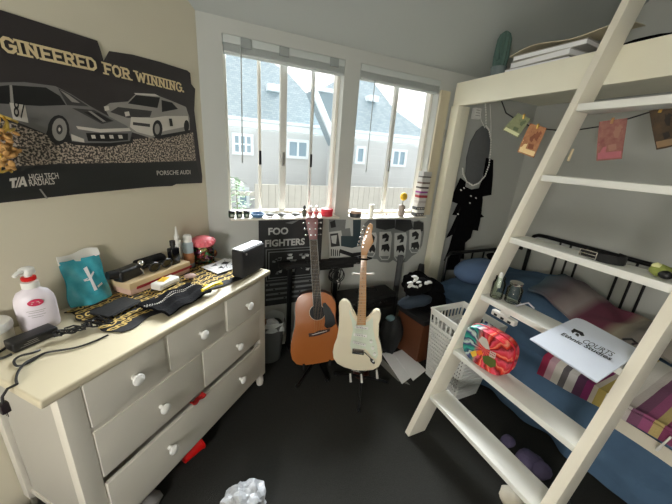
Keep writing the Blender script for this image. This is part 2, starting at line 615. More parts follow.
b.recalc = False
part('foliage', b, t)
# ------------------------------------------------------------------ left wall poster
prm_dark = mat('poster_dark', (50, 45, 46), .45, noise=.15, nscale=9)
prm_band = mat('poster_band', (34, 36, 35), .4, noise=.2, nscale=6)
prm_gravel = mat('poster_gravel', (52, 46, 42), .5, c2=(186, 172, 156), nscale=130)
cr_ = prm_gravel.node_tree
for n in list(cr_.nodes):
    if n.type == 'TEX_NOISE':
        rp = cr_.nodes.new('ShaderNodeValToRGB'); rp.color_ramp.elements[0].position = .47; rp.color_ramp.elements[1].position = .57
        mxn = next(q for q in cr_.nodes if q.type == 'MIX')
        cr_.links.new(n.outputs['Fac'], rp.inputs['Fac']); cr_.links.new(rp.outputs['Color'], mxn.inputs['Factor'])
        break
prm_car = mat('poster_car_grey', (118, 116, 114), .45, noise=.3, nscale=25)
prm_cardk = mat('poster_car_dark', (62, 60, 60), .45, noise=.2, nscale=30)
prm_lite = mat('poster_light', (206, 200, 190), .5, noise=.1, nscale=30)
prm_mid = mat('poster_mid', (150, 146, 140), .5, noise=.15, nscale=30)
prm_ink = mat('poster_ink', (20, 20, 21), .45)
prm_gold = mat('poster_lettering', (224, 204, 160), .5, noise=.08, nscale=60)
DPO = DW+.006
t = thing('poster', 'large torn dark motor racing poster with two cars on the left wall', 'poster', PL(90, 195, DW), A_L)
b = MB().m(prm_dark)
out = [(-52, -8), (0, 9.9), (97, 40.7), (100, 49), (103.5, 61), (109, 51), (132, 54.5), (160, 62), (187, 70.5), (190, 73), (191, 84), (195, 89), (194, 110), (202, 176), (202, 183), (176, 184), (172, 186), (150, 187), (80, 194), (0, 203), (-55, 209)]
b.prism([PL(x, y, DPO) for x, y in out], .0016, N_L)
part('sheet', b, t)
LAY = [0]
def art(mt, pts):
    LAY[0] += 1
    b.m(mt).poly([PL(x, y, DPO+.002+LAY[0]*.00006) for x, y in pts])
b = MB(); b.recalc = False
art(prm_band, [(-54, 172), (0, 168), (54, 164.5), (196, 161.5), (201.5, 182), (150, 186), (80, 193), (0, 202), (-54, 208)])
art(prm_gravel, [(-54, 112), (0, 119), (45, 134), (75, 140), (130, 140), (193, 132), (196, 160.5), (140, 162.5), (60, 163.7), (0, 167), (-54, 171)])
# second car (white coupe)
art(prm_mid, [(104, 107), (110, 103), (128, 101.5), (136, 93.5), (155.5, 94.7), (172, 101), (186, 107), (189.5, 118), (190, 130), (182, 131.5), (160, 136), (152, 138.5), (136, 133.5), (128, 131), (112, 122)])
art(prm_cardk, [(118, 107), (152, 111), (150, 117), (128, 118), (110, 112)])
art(prm_lite, [(131, 117), (152, 118), (165, 116), (188, 116), (189, 126), (164, 131), (152, 136), (137, 132), (130, 127)])
art(prm_ink, [(136, 95), (160, 97.5), (157.5, 108), (128, 103.5)])
art(prm_ink, [(161.5, 100), (172, 102.5), (178, 109), (162, 112)])
art(prm_lite, [(134, 93), (155, 94), (160, 96.5), (136, 94.6)])
art(prm_cardk, [(133, 122), (150, 124), (150, 127), (133, 125)])
for x, y in ((127, 114), (106.5, 108.5)): art(prm_lite, [(x-2.6, y-2), (x+2, y-2.6), (x+3, y+1.6), (x-1.5, y+2.5)])
def disc(mt, x, y, rx, ry, n=16): art(mt, [(x+rx*math.cos(6.2832*i/n), y+ry*math.sin(6.2832*i/n)) for i in range(n)])
disc(prm_ink, 157.5, 129, 5, 9); disc(prm_mid, 157.2, 129, 2.6, 5.5); disc(prm_ink, 186.5, 126, 2.6, 6)
art(prm_ink, [(152, 138), (160, 139), (190, 133), (190, 130), (162, 135)])
# first car (grey coupe, nose to the right)
art(prm_ink, [(-54, 104), (0, 116), (44, 134), (74, 145), (108, 147), (132, 143), (134, 137), (70, 136), (0, 110), (-54, 98)])
art(prm_car, [(-54, 84), (0, 82.5), (24, 82), (55, 86), (71, 94), (90, 106), (110, 117), (127, 126), (132, 132), (130, 141), (110, 143), (86, 143), (72, 141.5), (66, 122), (52, 118), (46, 134), (0, 115), (-54, 103)])
art(prm_ink, [(-54, 87), (0, 86), (10, 85), (46, 87.5), (60, 96), (66, 105), (40, 106), (0, 103.5), (-54, 98)])
art(prm_mid, [(9.5, 85), (12, 85), (14, 104.5), (10.5, 104.2)])
art(prm_cardk, [(58, 88), (71, 95), (89, 106.5), (67, 105)])
art(prm_mid, [(60, 90), (69, 95), (80, 103), (72, 102)])
art(prm_cardk, [(72, 108), (94, 110), (114, 121), (102, 124)])
art(prm_ink, [(84, 112), (98, 113), (112, 121), (100, 122)])
art(prm_mid, [(88, 111), (91, 111), (106, 121.5), (103, 122)])
art(prm_lite, [(71, 134), (84, 139), (84.5, 142.5), (72, 140.5)])
art(prm_lite, [(76, 126), (100, 129), (129, 128), (131, 131), (100, 132.5), (78, 129)])
art(prm_ink, [(86, 133), (128, 133.5), (128, 140), (110, 141.5), (88, 141)])
for k in range(4): art(prm_lite, [(91+k*9, 135), (95+k*9, 135), (96+k*9, 138.5), (92+k*9, 138.5)])
disc(prm_ink, 58.5, 130, 11, 15); disc(prm_mid, 59.5, 129.5, 7.5, 11.5); disc(prm_cardk, 59.5, 129.5, 3.2, 5); disc(prm_lite, 59.5, 129.5, 1.2, 2)
art(prm_lite, [(9.5, 102.6), (25, 105), (28.5, 123), (13, 119)])
# pale scuff across the lower band
art(prm_mid, [(39, 189), (41, 189), (48, 198.5), (46, 198.7)])
part('cars_picture', b, t)
# lettering
b = MB(); b.m(prm_gold); b.recalc = False
UPZ = V((0, 0, 1))
nD = DPO+.006
def wline(s, qa, qb, h, bold=0, mt=None):
    a, c = PL(*qa, nD), PL(*qb, nD)
    b.m(mt or prm_gold)
    u = (c-a)
    w = UPZ - u.normalized()*UPZ.dot(u.normalized())
    b.text(s, a, u, w, h, .0004, bold, u.length)
# slab lettering drawn stroke by stroke, each stroke end with its serif
SL = {'E': (.8, [((.2,0),(.2,1)), ((.2,1),(.8,1)), ((.2,.5),(.65,.5)), ((.2,0),(.8,0))], [(.2,0),(.2,1)]),
 'N': (.95, [((.2,0),(.2,1)), ((.2,1),(.75,0)), ((.75,0),(.75,1))], [(.2,0),(.75,1),(.15,1)]),
 'G': (.9, [((.8,.85),(.6,1)), ((.6,1),(.35,1)), ((.35,1),(.15,.75)), ((.15,.75),(.15,.25)), ((.15,.25),(.35,0)), ((.35,0),(.6,0)), ((.6,0),(.8,.2)), ((.8,.2),(.8,.48)), ((.55,.48),(.9,.48))], []),
 'I': (.45, [((.22,0),(.22,1))], [(.22,0),(.22,1)]),
 'R': (.9, [((.2,0),(.2,1)), ((.2,1),(.6,1)), ((.6,1),(.75,.85)), ((.75,.85),(.75,.65)), ((.75,.65),(.6,.5)), ((.6,.5),(.2,.5)), ((.5,.5),(.8,0))], [(.2,0),(.2,1),(.8,0)]),
 'D': (.9, [((.2,0),(.2,1)), ((.2,1),(.55,1)), ((.55,1),(.8,.75)), ((.8,.75),(.8,.25)), ((.8,.25),(.55,0)), ((.55,0),(.2,0))], [(.2,0),(.2,1)]),
 'F': (.8, [((.2,0),(.2,1)), ((.2,1),(.8,1)), ((.2,.5),(.65,.5))], [(.2,0),(.2,1)]),
 'O': (.95, [((.35,1),(.6,1)), ((.6,1),(.8,.75)), ((.8,.75),(.8,.25)), ((.8,.25),(.6,0)), ((.6,0),(.35,0)), ((.35,0),(.15,.25)), ((.15,.25),(.15,.75)), ((.15,.75),(.35,1))], []),
 'W': (1.3, [((.15,1),(.4,0)), ((.4,0),(.65,.9)), ((.65,.9),(.9,0)), ((.9,0),(1.15,1))], [(.15,1),(1.15,1)]),
 '.': (.35, [((.1,.06),(.25,.06))], []), ' ': (.5, [], [])}
def slab(s, qa, qb, h, th=.2):
    a, c = PL(*qa, nD), PL(*qb, nD)
    u = (c-a); L = u.length; u.normalize()
    w = (UPZ - u*UPZ.dot(u)).normalized()
    n = u.cross(w)
    tot = sum(SL[k][0] for k in s)
    kx = L/tot
    x = 0; i = 0
    for ch in s:
        wd, st, sf = SL[ch]
        for p, q in st + [((e[0]-.24, e[1]), (e[0]+.24, e[1])) for e in sf]:
            i += 1
            tk = th*h*.5 if (p, q) in st else th*h*.36
            P0 = V(((x+p[0])*kx, tk*.9+p[1]*(h-1.8*tk))); P1 = V(((x+q[0])*kx, tk*.9+q[1]*(h-1.8*tk)))
            d = (P1-P0).normalized(); o = V((-d.y, d.x))*tk; e = d*tk*.5
            pts = [P0-o-e, P1-o+e, P1+o+e, P0+o-e]
            b.poly([a+u*r.x+w*r.y+n*(.0001*i % .0009) for r in pts])
        x += wd
hh = (PL(12, 37.7, nD)-PL(12, 52.6, nD)).length
slab('ENGINEERED', (-33, 44.2), (97.5, 71.6), hh)
slab('FOR WINNING.', (104, 74), (184.5, 93), hh*.97)
wline('87', (13.6, 116), (25.2, 119), .056, .008, prm_ink)
wline('1', (170, 126), (173, 126), .035, .02, prm_ink)
b.m(prm_lite)
for pts in ([(9.5, 178.6), (16.8, 177.6), (16.8, 180.2), (9.5, 181.2)], [(11.8, 180.5), (14.6, 180), (14.6, 187.6), (11.8, 188)], [(15.2, 187.8), (18.6, 177.2), (20, 177), (16.8, 187.6)], [(18, 187.2), (21.5, 176.8), (23.6, 176.5), (20.6, 187)], [(21.8, 176.8), (23.8, 176.5), (27.4, 186.2), (24.6, 186.6)], [(20.5, 183.2), (25, 182.7), (25, 184.6), (20.2, 185)]):
    b.poly([PL(x, y, nD) for x, y in pts])
wline('HIGH TECH', (30, 180.5), (59, 178.5), .022, .01, prm_lite)
wline('RADIALS', (30, 186), (55, 184), .022, .01, prm_lite)
wline('PORSCHE AUDI', (157, 175.2), (190.5, 174), .022, .012, prm_lite)
part('lettering', b, t)

# gold ornament hanging on the wall in front of the poster, at the frame's left edge
gold = mat('gold_wire', (236, 205, 110), .3, .8, noise=.2, nscale=50)
rust = mat('dried_petals', (150, 104, 62), .8, noise=.5, nscale=60, c2=(214, 170, 100))
c0 = PL(6, 140, DW+.05)
t = thing('wall_ornament', 'gold wire ornament with dried brown petals hanging before the racing poster', 'ornament', c0)
b = MB().m(gold)
def wl(pts, r=.0045): b.tube([PL(x, y, DW+.05+.01*math.sin(i*2.1)) for i, (x, y) in enumerate(pts)], r, seg=6)
wl([(-6, 112), (2, 116), (7, 122), (4, 129), (-3, 130), (-7, 124)])
wl([(2, 116), (10, 119), (17, 122)]); wl([(7, 122), (8, 128), (3, 134), (-4, 132)])
wl([(4, 129), (10, 131), (14, 129)]); wl([(-5, 152), (0, 154), (6, 156)]); wl([(-4, 172), (2, 172), (8, 170), (12, 172)])
wl([(0, 116), (-2, 130), (0, 145), (1, 160), (0, 172)], .003)
b.cyl(PL(0, 130, DW+.05), PL(0, 130, DW+.0118), .004, seg=6)
part('wire', b, t)
b = MB().m(rust)
rn = random.Random(5)
for i in range(46):
    q = (rn.gauss(6, 6), rn.gauss(153, 9))
    q = (min(q[0], 18), min(q[1], 169)); p = PL(q[0], q[1], DW+.05+rn.uniform(-.02, .03))
    b.ball(p, (.009, .006, .012), 8, Rz(rn.uniform(0, 3)) @ Rx(rn.uniform(0, 3)))
part('petals', b, t)

# ------------------------------------------------------------------ dresser
S0, D0 = .865, -1.1825
DF = frame(LP(S0, D0), A_L)       # local x along the wall, local -y = into the room
t = thing('dresser', 'white wooden chest of drawers with round knobs along the left wall', 'dresser', LP(S0, D0), A_L)
def B(): return MB(DF)
HX = .515; FY = -.2355; BY = .2325
b = B().m(cream_paint)
b.box((0, -.008, .795), (1.11, .4855, .03), bevel=.009, seg=3)
part('top', b, t)
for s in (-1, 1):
    b = B().m(dresser_side_shade)
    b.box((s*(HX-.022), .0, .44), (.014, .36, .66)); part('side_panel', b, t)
b = B().m(white_paint)
# carcass: back, floor, rails round the drawers
b.box((0, BY-.008, .44), (2*HX-.06, .012, .66))
rails = [.782, .593, .367, .112]
for z in rails: b.box((0, FY+(.03 if abs(z-.367) < .01 else .012), z), (2*HX-.06, .02, .022 if z < .7 else .012))
def rail_v(s, z0, z1): b.box((s-S0, FY+.012, (z0+z1)/2), (.016, .02, z1-z0))
rail_v(.702, .6, .78); rail_v(1.03, .6, .78); rail_v(.868, .375, .585)
for s in (-1, 1): b.box((s*(HX-.022), BY-.2, .113), (.02, .4, .03))
b.box((0, 0, .11), (2*HX-.08, .44, .012))
part('carcass', b, t)
for sx in (-1, 1):
    for sy in (-1, 1):
        b = B().m(white_paint)
        y = FY+.0225 if sy < 0 else BY-.0225
        b.box((sx*(HX-.031), y, .43), (.062, .045, .70), bevel=.004)
        b.lathe([(.012, 0), (.02, .006), (.025, .03), (.023, .055), (.017, .08)], (sx*(HX-.031), y, 0), 16)
        part('leg', b, t)
knob_p = [(.0085, 0), (.0085, .012), (.014, .016), (.021, .024), (.021, .031), (.015, .037), (.004, .0395)]
AX = Rx(math.pi/2)
def drawer(s0, s1, z0, z1, knobs, outn=0, tilt=0):
    b = B().m(white_paint)
    b.box(((s0+s1)/2-S0, FY+.005-outn, (z0+z1)/2), (s1-s0, .018, z1-z0), Rz(tilt), bevel=.003)
    b.box(((s0+s1)/2-S0, FY+.18-outn, (z0+z1)/2-.02), (s1-s0-.03, .33, z1-z0-.05), Rz(tilt))
    d = part('drawer', b, t)
    for s, z in knobs:
        b = B().m(white_plastic)
        b.lathe(knob_p, (s-S0, FY-.004-outn-(s-(s0+s1)/2)*0, z), 18, AX)
        part('knob', b, d)
drawer(.414, .694, .603, .777, [(.562, .69)])
drawer(.710, 1.022, .603, .777, [(.871, .69)])
drawer(1.038, 1.316, .602, .777, [(1.19, .682)], .009)
drawer(.414, .86, .38, .582, [(.645, .48)])
drawer(.876, 1.316, .38, .582, [(1.11, .47)])
drawer(.414, 1.316, .124, .346, [(.652, .252), (1.116, .247)], .006)
# red cloth caught in the gap above the long drawer
red_cloth = mat('red_cloth', (170, 26, 22), .9, noise=.2)
b = B().m(red_cloth)
c = PL(197, 394, -.946)
sc0 = c.dot(E_L)
b.grid(lambda u, v: (sc0-S0-.035+.07*u, FY-.018-.004*math.sin(u*9)+.026*v, .365-.012*math.sin(u*3.14)-.006*math.cos(u*7)*(1-v)), 12, 4, .004)
solo('cloth', b, 'red cloth corner caught in the gap above the long bottom drawer', 'cloth')
# ------------------------------------------------------------------ things on the dresser
ZT = .8105
# black scarf printed with yellow chain links
scarf_m = mat('scarf', (16, 15, 16), .85, bump=.2, bscale=60)
chain_m = mat('scarf_chain_print', (214, 182, 104), .8, noise=.25, nscale=40)
rn = random.Random(11)
# outline in (s, D): x along the dresser, D in from the wall
def scarf_pt(u, v):
    # four corners, u along the dresser
    a = LP(.60, -1.37) ; b_ = LP(.60, -1.06); c = LP(1.35, -.985); d = LP(1.36, -1.36)
    p = (a*(1-u)+d*u)*(1-v) + (b_*(1-u)+c*u)*v
    w = .02*math.sin(u*17+1)*v*v + .012*math.sin(u*31)*v
    p = p + N_L*w*.6 + E_L*.012*math.sin(v*14)*(1-u)
    z = ZT+.0012+.0016*max(0, math.sin(u*23+v*5))+.0016*max(0, math.sin(v*21+u*9))
    return V((p.x, p.y, z))
t = thing('scarf', 'black scarf printed with yellow chain links spread over the dresser top', 'scarf', LP(1.0, -1.15, ZT), A_L)
b = MB().m(scarf_m)
b.grid(scarf_pt, 60, 30, .003)
part('cloth', b, t)
b = MB().m(chain_m); b.recalc = False
for i in range(26):
    for j in range(9):
        u = (i+.5+.3*(j % 2))/26.6; v = (j+.5)/9
        if v > .94 or u > .97: continue
        ang = rn.choice([.5, 1.9, 2.6, .1])+rn.uniform(-.3, .3)
        c = scarf_pt(u, v)
        L, Wd = .021, .0105
        n = 10
        op = [];ip = []
        for k in range(n):
            a = 6.2832*k/n
            x, y = L*math.cos(a), Wd*math.sin(a)
            x2, y2 = x*.55, y*.45
            f = lambda x, y: c + E_L*(x*math.cos(ang)-y*math.sin(ang)) + N_L*(x*math.sin(ang)+y*math.cos(ang))+V((0, 0, .0042))
            op.append(f(x, y)); ip.append(f(x2, y2))
        for k in range(n):
            b.poly([op[k], op[(k+1) % n], ip[(k+1) % n], ip[k]])
part('chain_print', b, t)
# second black bandana with small white dots, folded on the front edge
b = MB().m(black_cloth)
def band_pt(u, v):
    a = LP(.74, -1.14); d = LP(1.0, -1.14); c = LP(1.01, -1.0); b_ = LP(.76, -.985)
    p = (a*(1-u)+d*u)*(1-v) + (b_*(1-u)+c*u)*v
    return V((p.x, p.y, ZT+.018+.005*math.sin(u*13+v*4)+.004*math.sin(v*17)))
t = thing('bandana', 'folded black bandana with rows of white dots at the dresser front edge', 'bandana', LP(.88, -1.05, ZT), A_L)
b.grid(band_pt, 24, 14, .012)
part('cloth', b, t)
b = MB().m(prm_lite)
for k in range(26):
    for v in (.22, .3):
        c = band_pt((k+.5)/26, v+.05*math.sin(k*.3)); b.ball(c+V((0, 0, .0125)), (.0034, .0034, .0012), 6)
part('dot_print', b, t)
b = MB().m(mat('yellow_ribbon', (232, 208, 40), .6, noise=.1))
r0_, r1_ = PZ(203, 300, ZT), PZ(221, 287, ZT)
b.tube([r0_+V((0, 0, .05)), (r0_+r1_)/2+V((0, 0, .05))+N_L*.01, r1_+V((0, 0, .024))], [.008, .011, .007], seg=6)
b.tube([r0_+V((0, 0, .05))+E_L*.04-N_L*.03, r1_+V((0, 0, .022))-N_L*-.01], [.005, .006], seg=6)
solo('ribbon', b, 'bright yellow ribbon lying across the black bandana', 'ribbon')
# flat black pouch
b = MB(frame(PZ(117, 311, ZT), A_L+.12)).m(black_matt)
b.box((0, 0, .019), (.15, .1, .012), bevel=.005)
b.m(black_metal).cyl((-.06, -.052, .02), (.07, -.052, .02), .003, seg=6)
solo('pouch', b, 'flat black zip pouch lying on the chain scarf', 'pouch')

# pump bottle
bot_m = glass_mat('bottle_plastic', (236, 232, 240), .3, .25)
bot_s = mat('bottle_milky', (226, 218, 226), .35, noise=.04, alpha=1)
pink = mat('label_pink', (196, 44, 82), .5)
c = PZ(42, 327, ZT)
ang = math.atan2(-c.x, c.y)          # turned a little to the room
FR = frame(c, ang*.75)
t = thing('pump_bottle', 'large milky white pump bottle with a pink oval label', 'bottle', c, ang*.75)
prof = [(.03, 0), (.052, .004), (.055, .02), (.056, .10), (.053, .125), (.042, .148), (.022, .160), (.019, .166)]
b = MB(FR).m(bot_s)
b.lathe(prof, seg=28, sx=1.0, sy=.62)
part('body', b, t)
b = MB(FR).m(white_plastic)
b.lathe([(.024, .164), (.024, .186), (.012, .19), (.009, .215)], seg=18)
b.lathe([(.02, .214), (.022, .22), (.021, .234), (.012, .24)], seg=18)
b.tube([(.0, -.004, .229), (-.02, -.026, .229), (-.03, -.036, .222)], [.009, .008, .006], seg=8)
part('pump', b, t)
b = MB(FR).m(red_plastic)
b.lathe([(.0195, .192), (.0205, .194), (.0205, .203), (.018, .205)], seg=18)
part('collar', b, t)
b = MB(FR).m(pink)
def surf(x, z, e=.0008):
    import bisect
    r = .0555 if z < .125 else .05
    y = -.62*math.sqrt(max(0, r*r-x*x))-e
    return V((x, y, z))
n = 24
for ring in range(3):
    f0, f1 = ring/3, (ring+1)/3
    for k in range(n):
        a0, a1 = 6.2832*k/n, 6.2832*(k+1)/n
        P = lambda f, a: surf(.021*f*math.cos(a)+.004, .116+.0125*f*math.sin(a), .003)
        if ring == 0: b.poly([P(0, 0), P(f1, a0), P(f1, a1)])
        else: b.poly([P(f0, a0), P(f1, a0), P(f1, a1), P(f0, a1)])
b.m(prm_lite)
for z, w_ in ((.119, .02), (.113, .024)): b.poly([surf(.004-w_*.5, z-.001, .0035), surf(.004+w_*.5, z-.001, .0035), surf(.004+w_*.5, z+.001, .0035), surf(.004-w_*.5, z+.001, .0035)])
b.m(prm_mid)
for z, w_ in ((.085, .05), (.078, .04), (.068, .046), (.06, .03)):
    for k in range(6):
        xa, xb = -w_/2+w_*k/6, -w_/2+w_*(k+1)/6
        b.poly([surf(xa, z-.0008), surf(xb, z-.0008), surf(xb, z+.0008), surf(xa, z+.0008)])
b.recalc = False
part('label', b, t)

# cream tub at the frame's edge
c = LP(.385, -1.35, ZT)
t = thing('tub', 'round cream lidded tub at the left end of the dresser', 'tub', c)
b = MB(frame(c)).m(mat('tub_cream', (214, 206, 184), .5, noise=.05))
b.lathe([(.05, 0), (.056, .004), (.057, .05), (.055, .054)], seg=28)
part('body', b, t)
b = MB(frame(c)).m(white_plastic)
b.lathe([(.0585, .05), (.0595, .053), (.0595, .072), (.056, .078), (.02, .08)], seg=28)
for k in range(3): b.lathe([(.0598, .055+k*.006), (.0605, .056+k*.006), (.0598, .057+k*.006)], seg=28)
part('lid', b, t)

# teal stand-up pouch
teal = mat('teal_foil', (18, 138, 160), .25, noise=.35, nscale=30, c2=(90, 190, 205), coat=.3)
c = PZ(92, 301, ZT+.009)
FR = frame(c, A_L-.15)
t = thing('snack_pouch', 'shiny teal foil pouch with a white torn top, propped on the scarf', 'pouch', c, A_L-.15)
def pouch(u, v):
    x = (-.075+.15*u)*(1-.12*v+.05*math.sin(v*9))
    bulge = .03*(1-v)**.6*math.sin(math.pi*min(1, max(0, u)))
    return x, bulge, .19*v
b = MB(FR).m(teal)
def front(u, v): x, g, z = pouch(u, v); return (x, -g-.004+.035*v+.004*math.sin(u*12+v*9), z)
def back(u, v): x, g, z = pouch(u, v); return (x, g*.6+.004+.035*v, z)
b.grid(front, 16, 16); b.grid(lambda u, v: back(1-u, v), 16, 16)
b.poly([front(i/16, 0) for i in range(17)]+[back(1-i/16, 0) for i in range(17)])
part('bag', b, t)
b = MB(FR).m(white_plastic)
b.grid(lambda u, v: (front(u, .93)[0]*1.01, .03+.012*v+.003*math.sin(u*10), .176+.036*v+.01*u+.006*math.sin(u*7+v*3)), 14, 4, .006)
part('torn_top', b, t)
b = MB(FR).m(paper); b.recalc = False
def onf(x, z): 
    p = front(min(1, max(0, x/.15+.5)), z/.19); return V((p[0], p[1]-.004, p[2]))
for pts in ([(-.004, .15), (.012, .155), (.016, .1), (.02, .055), (.008, .052), (.004, .1)], [(-.018, .108), (.004, .112), (.03, .13), (.034, .124), (.006, .1), (-.016, .1)], [(.024, .07), (.05, .074), (.05, .066), (.024, .062)]):
    b.poly([onf(*q) for q in pts])
part('white_print', b, t)

# long cream game box with a red stripe, and what lies on it
box_m = mat('cream_board', (214, 190, 150), .6, noise=.08)
c = LP(.977, -1.335, ZT+.009)
BA = A_L+.02
FR = frame(c, BA)
t = thing('game_box', 'long cream cardboard box with a red stripe near the wall', 'box', c, BA)
b = MB(FR).m(box_m); b.box((0, 0, .046), (.345, .125, .03), bevel=.002)
part('lid', b, t)
b = MB(FR).m(mat('box_pinkish', (214, 178, 160), .6)); b.box((0, 0, .016), (.337, .118, .03), bevel=.001)
part('base', b, t)
b = MB(FR).m(mat('stripe_red', (150, 24, 36), .5)); b.box((.02, -.0605, .03), (.32, .005, .013))
part('stripe', b, t)
zb = ZT+.0705
# black hair dryer-ish roll with chrome knob
FR = frame(LP(.86, -1.335, zb), A_L+.15)
t = thing('hair_clipper', 'black hair clipper with a chrome end lying on the cream box', 'clipper', LP(.86, -1.335, zb), A_L+.15)
b = MB(FR).m(black); b.box((-.01, 0, .028), (.12, .055, .056), bevel=.014, seg=3)
b.cyl((-.06, 0, .04), (-.1, .01, .045), .022, .018)
part('body', b, t)
b = MB(FR).m(chrome); b.ball((.045, -.02, .058), .014, 14); b.cyl((.04, -.028, .03), (.038, -.036, .004), .003, seg=6)
b.cyl((.028, -.0295, .04), (.05, -.0295, .012), .003, seg=6)
part('chrome_end', b, t)
# sunglasses-like black frames
c = LP(.992, -1.325, zb)
FR = frame(c, A_L-.05)
t = thing('sunglasses', 'folded black sunglasses lying on the cream box', 'sunglasses', c, A_L-.05)
b = MB(FR).m(black)
for sx in (-1, 1):
    b.tube([(sx*.034+.026*math.cos(a), -.03, .0265+.02*math.sin(a)) for a in [6.2832*i/18 for i in range(18)]], .0045, seg=6, closed=True)
b.tube([(-.01, -.03, .03), (0, -.032, .034), (.01, -.03, .03)], .004, seg=6)
part('frame', b, t)
b = MB(FR).m(mat('dark_lens', (10, 10, 14), .08))
for sx in (-1, 1): b.lathe([(.024, -.0015), (.025, 0), (.024, .0015)], (sx*.034, -.029, .0265), 18, AX)
part('lens', b, t)
for sx in (-1, 1):
    b = MB(FR).m(black)
    b.tube([(sx*.06, -.028, .03), (sx*.045, .0, .03), (-sx*.03, .02+sx*.004, .026), (-sx*.065, .022+sx*.004, .012)], [.004, .004, .005, .004], seg=6)
    part('temple', b, t)
c = LP(.985, -1.305, zb)
# black cylinder case behind
b = MB(frame(LP(1.0, -1.388, zb), A_L)).m(black_matt)
b.cyl((-.07, 0, .026), (.07, 0, .026), .026, seg=18)
b.m(black); b.cyl((.07, 0, .026), (.082, 0, .026), .022, .018, seg=18)
solo('brush_case', b, 'black tube shaped case lying behind the sunglasses', 'case')
# little black bottle
c = LP(1.085, -1.315, zb)
t = thing('dark_bottle', 'small black square bottle with a round cap at the end of the cream box', 'bottle', c, A_L)
b = MB(frame(c, A_L)).m(mat('black_gloss', (14, 14, 18), .12)); b.box((0, 0, .045), (.052, .034, .09), bevel=.007, seg=3)
part('body', b, t)
b = MB(frame(c, A_L)).m(black); b.cyl((0, 0, .088), (0, 0, .104), .011, seg=14); b.cyl((0, 0, .102), (0, 0, .128), .014, seg=14)
part('cap', b, t)
# white narrow squeeze bottle
c = LP(1.176, -1.388, ZT+.009)
t = thing('squeeze_bottle', 'narrow white squeeze bottle with a pointed nozzle beside the cream box', 'bottle', c)
b = MB(frame(c)).m(white_plastic); b.lathe([(.02, 0), (.024, .004), (.024, .14), (.02, .155), (.011, .163), (.011, .17)], seg=20)
part('body', b, t)
b = MB(frame(c)).m(white_plastic); b.lathe([(.014, .168), (.014, .182), (.009, .19), (.003, .235), (.002, .237)], seg=16)
part('nozzle', b, t)
# pale spray can
c = LP(1.206, -1.343, ZT+.009)
t = thing('spray_can', 'slim pale blue spray can with orange artwork near the wall corner', 'can', c)
b = MB(frame(c) @ Matrix.Scale(1.2, 4)).m(mat('can_blue', (170, 186, 196), .3, noise=.15, nscale=40)); b.lathe([(.021, 0), (.023, .003), (.023, .115), (.018, .126)], seg=20)
part('body', b, t)
b = MB(frame(c) @ Matrix.Scale(1.2, 4)).m(mat('can_art', (196, 130, 88), .5, noise=.4, nscale=60)); b.lathe([(.0232, .02), (.0236, .022), (.0236, .07), (.0232, .072)], seg=20)
part('label', b, t)
b = MB(frame(c) @ Matrix.Scale(1.2, 4)).m(white_plastic); b.lathe([(.019, .124), (.019, .152), (.015, .158)], seg=18)
part('cap', b, t)
# candy jar
c = LP(1.31, -1.338, ZT+.009)
t = thing('candy_jar', 'clear jar full of coloured sweets with a bright pink and red lid', 'jar', c)
b = MB(frame(c) @ Matrix.Scale(1.2, 4)).m(clear); b.lathe([(.044, 0), (.05, .006), (.052, .06), (.046, .085), (.043, .092)], seg=24)
part('jar_body', b, t)
cols = [(226, 90, 90), (232, 170, 90), (110, 190, 120), (240, 226, 150), (210, 120, 170), (150, 84, 60)]
cm = [mat('sweet_%s' % n, c_, .35) for n, c_ in zip(('red', 'orange', 'green', 'yellow', 'pink', 'brown'), cols)]
b = MB(frame(c) @ Matrix.Scale(1.2, 4))
rn = random.Random(2)
for k in range(90):
    a = rn.uniform(0, 6.28); r = .037*math.sqrt(rn.random()); b.m(rn.choice(cm)).ball((r*math.cos(a), r*math.sin(a), rn.uniform(.012, .078)), (.009, .009, .007), 8)
s_ = part('sweets', b, t); s_['kind'] = 'stuff'
b = MB(frame(c) @ Matrix.Scale(1.2, 4)).m(mat('lid_pink', (228, 60, 96), .5, noise=.3, nscale=60, c2=(240, 150, 150)))
b.lathe([(.046, .086), (.054, .09), (.055, .1), (.05, .116), (.036, .128), (.012, .132)], seg=20)
rn = random.Random(8)
for k in range(26):
    a = k*.2417*2; b.ball((.05*math.cos(a), .05*math.sin(a), .1+.012*rn.random()), (.012, .012, .01), 8)
part('lid', b, t)
b = MB(frame(LP(1.402, -1.35, ZT+.003))).m(cm[5]); b.ball((0, 0, .03), (.024, .024, .028), 14, bump=.06); b.m(cm[1]).ball((.004, -.02, .045), .014, 10)
solo('ornament', b, 'small brown and orange ball ornament right of the candy jar', 'ornament')
# white sheets with black pattern
b = MB(frame(LP(1.305, -1.18, ZT+.012), A_L-.2)).m(paper)
b.box((0, 0, .0015), (.2, .15, .003))
b.box((.01, .012, .005), (.17, .12, .003), Rz(.3))
b.m(ink)
for pts in ([(-.07, .03), (-.02, .05), (-.03, .02)], [(-.01, .02), (.03, .045), (.05, .02), (.02, .0)], [(-.06, -.02), (-.02, 0), (-.03, -.04)], [(.02, -.03), (.06, -.01), (.05, -.04)]):
    b.poly([(x, y, .0068) for x, y in pts])
for xa, ya, xb, yb_ in ((-.05, -.05, .07, .03), (-.02, -.055, .05, .06), (.03, -.05, .08, -.02)):
    d = V((xb-xa, yb_-ya, 0)).normalized(); o = V((-d.y, d.x, 0))*.0016
    b.poly([V((xa, ya, .0068))-o, V((xb, yb_, .0068))-o, V((xb, yb_, .0068))+o, V((xa, ya, .0068))+o])
solo('sheets', b, 'white paper sheets with black drawing between the candy jar and the speaker', 'paper')
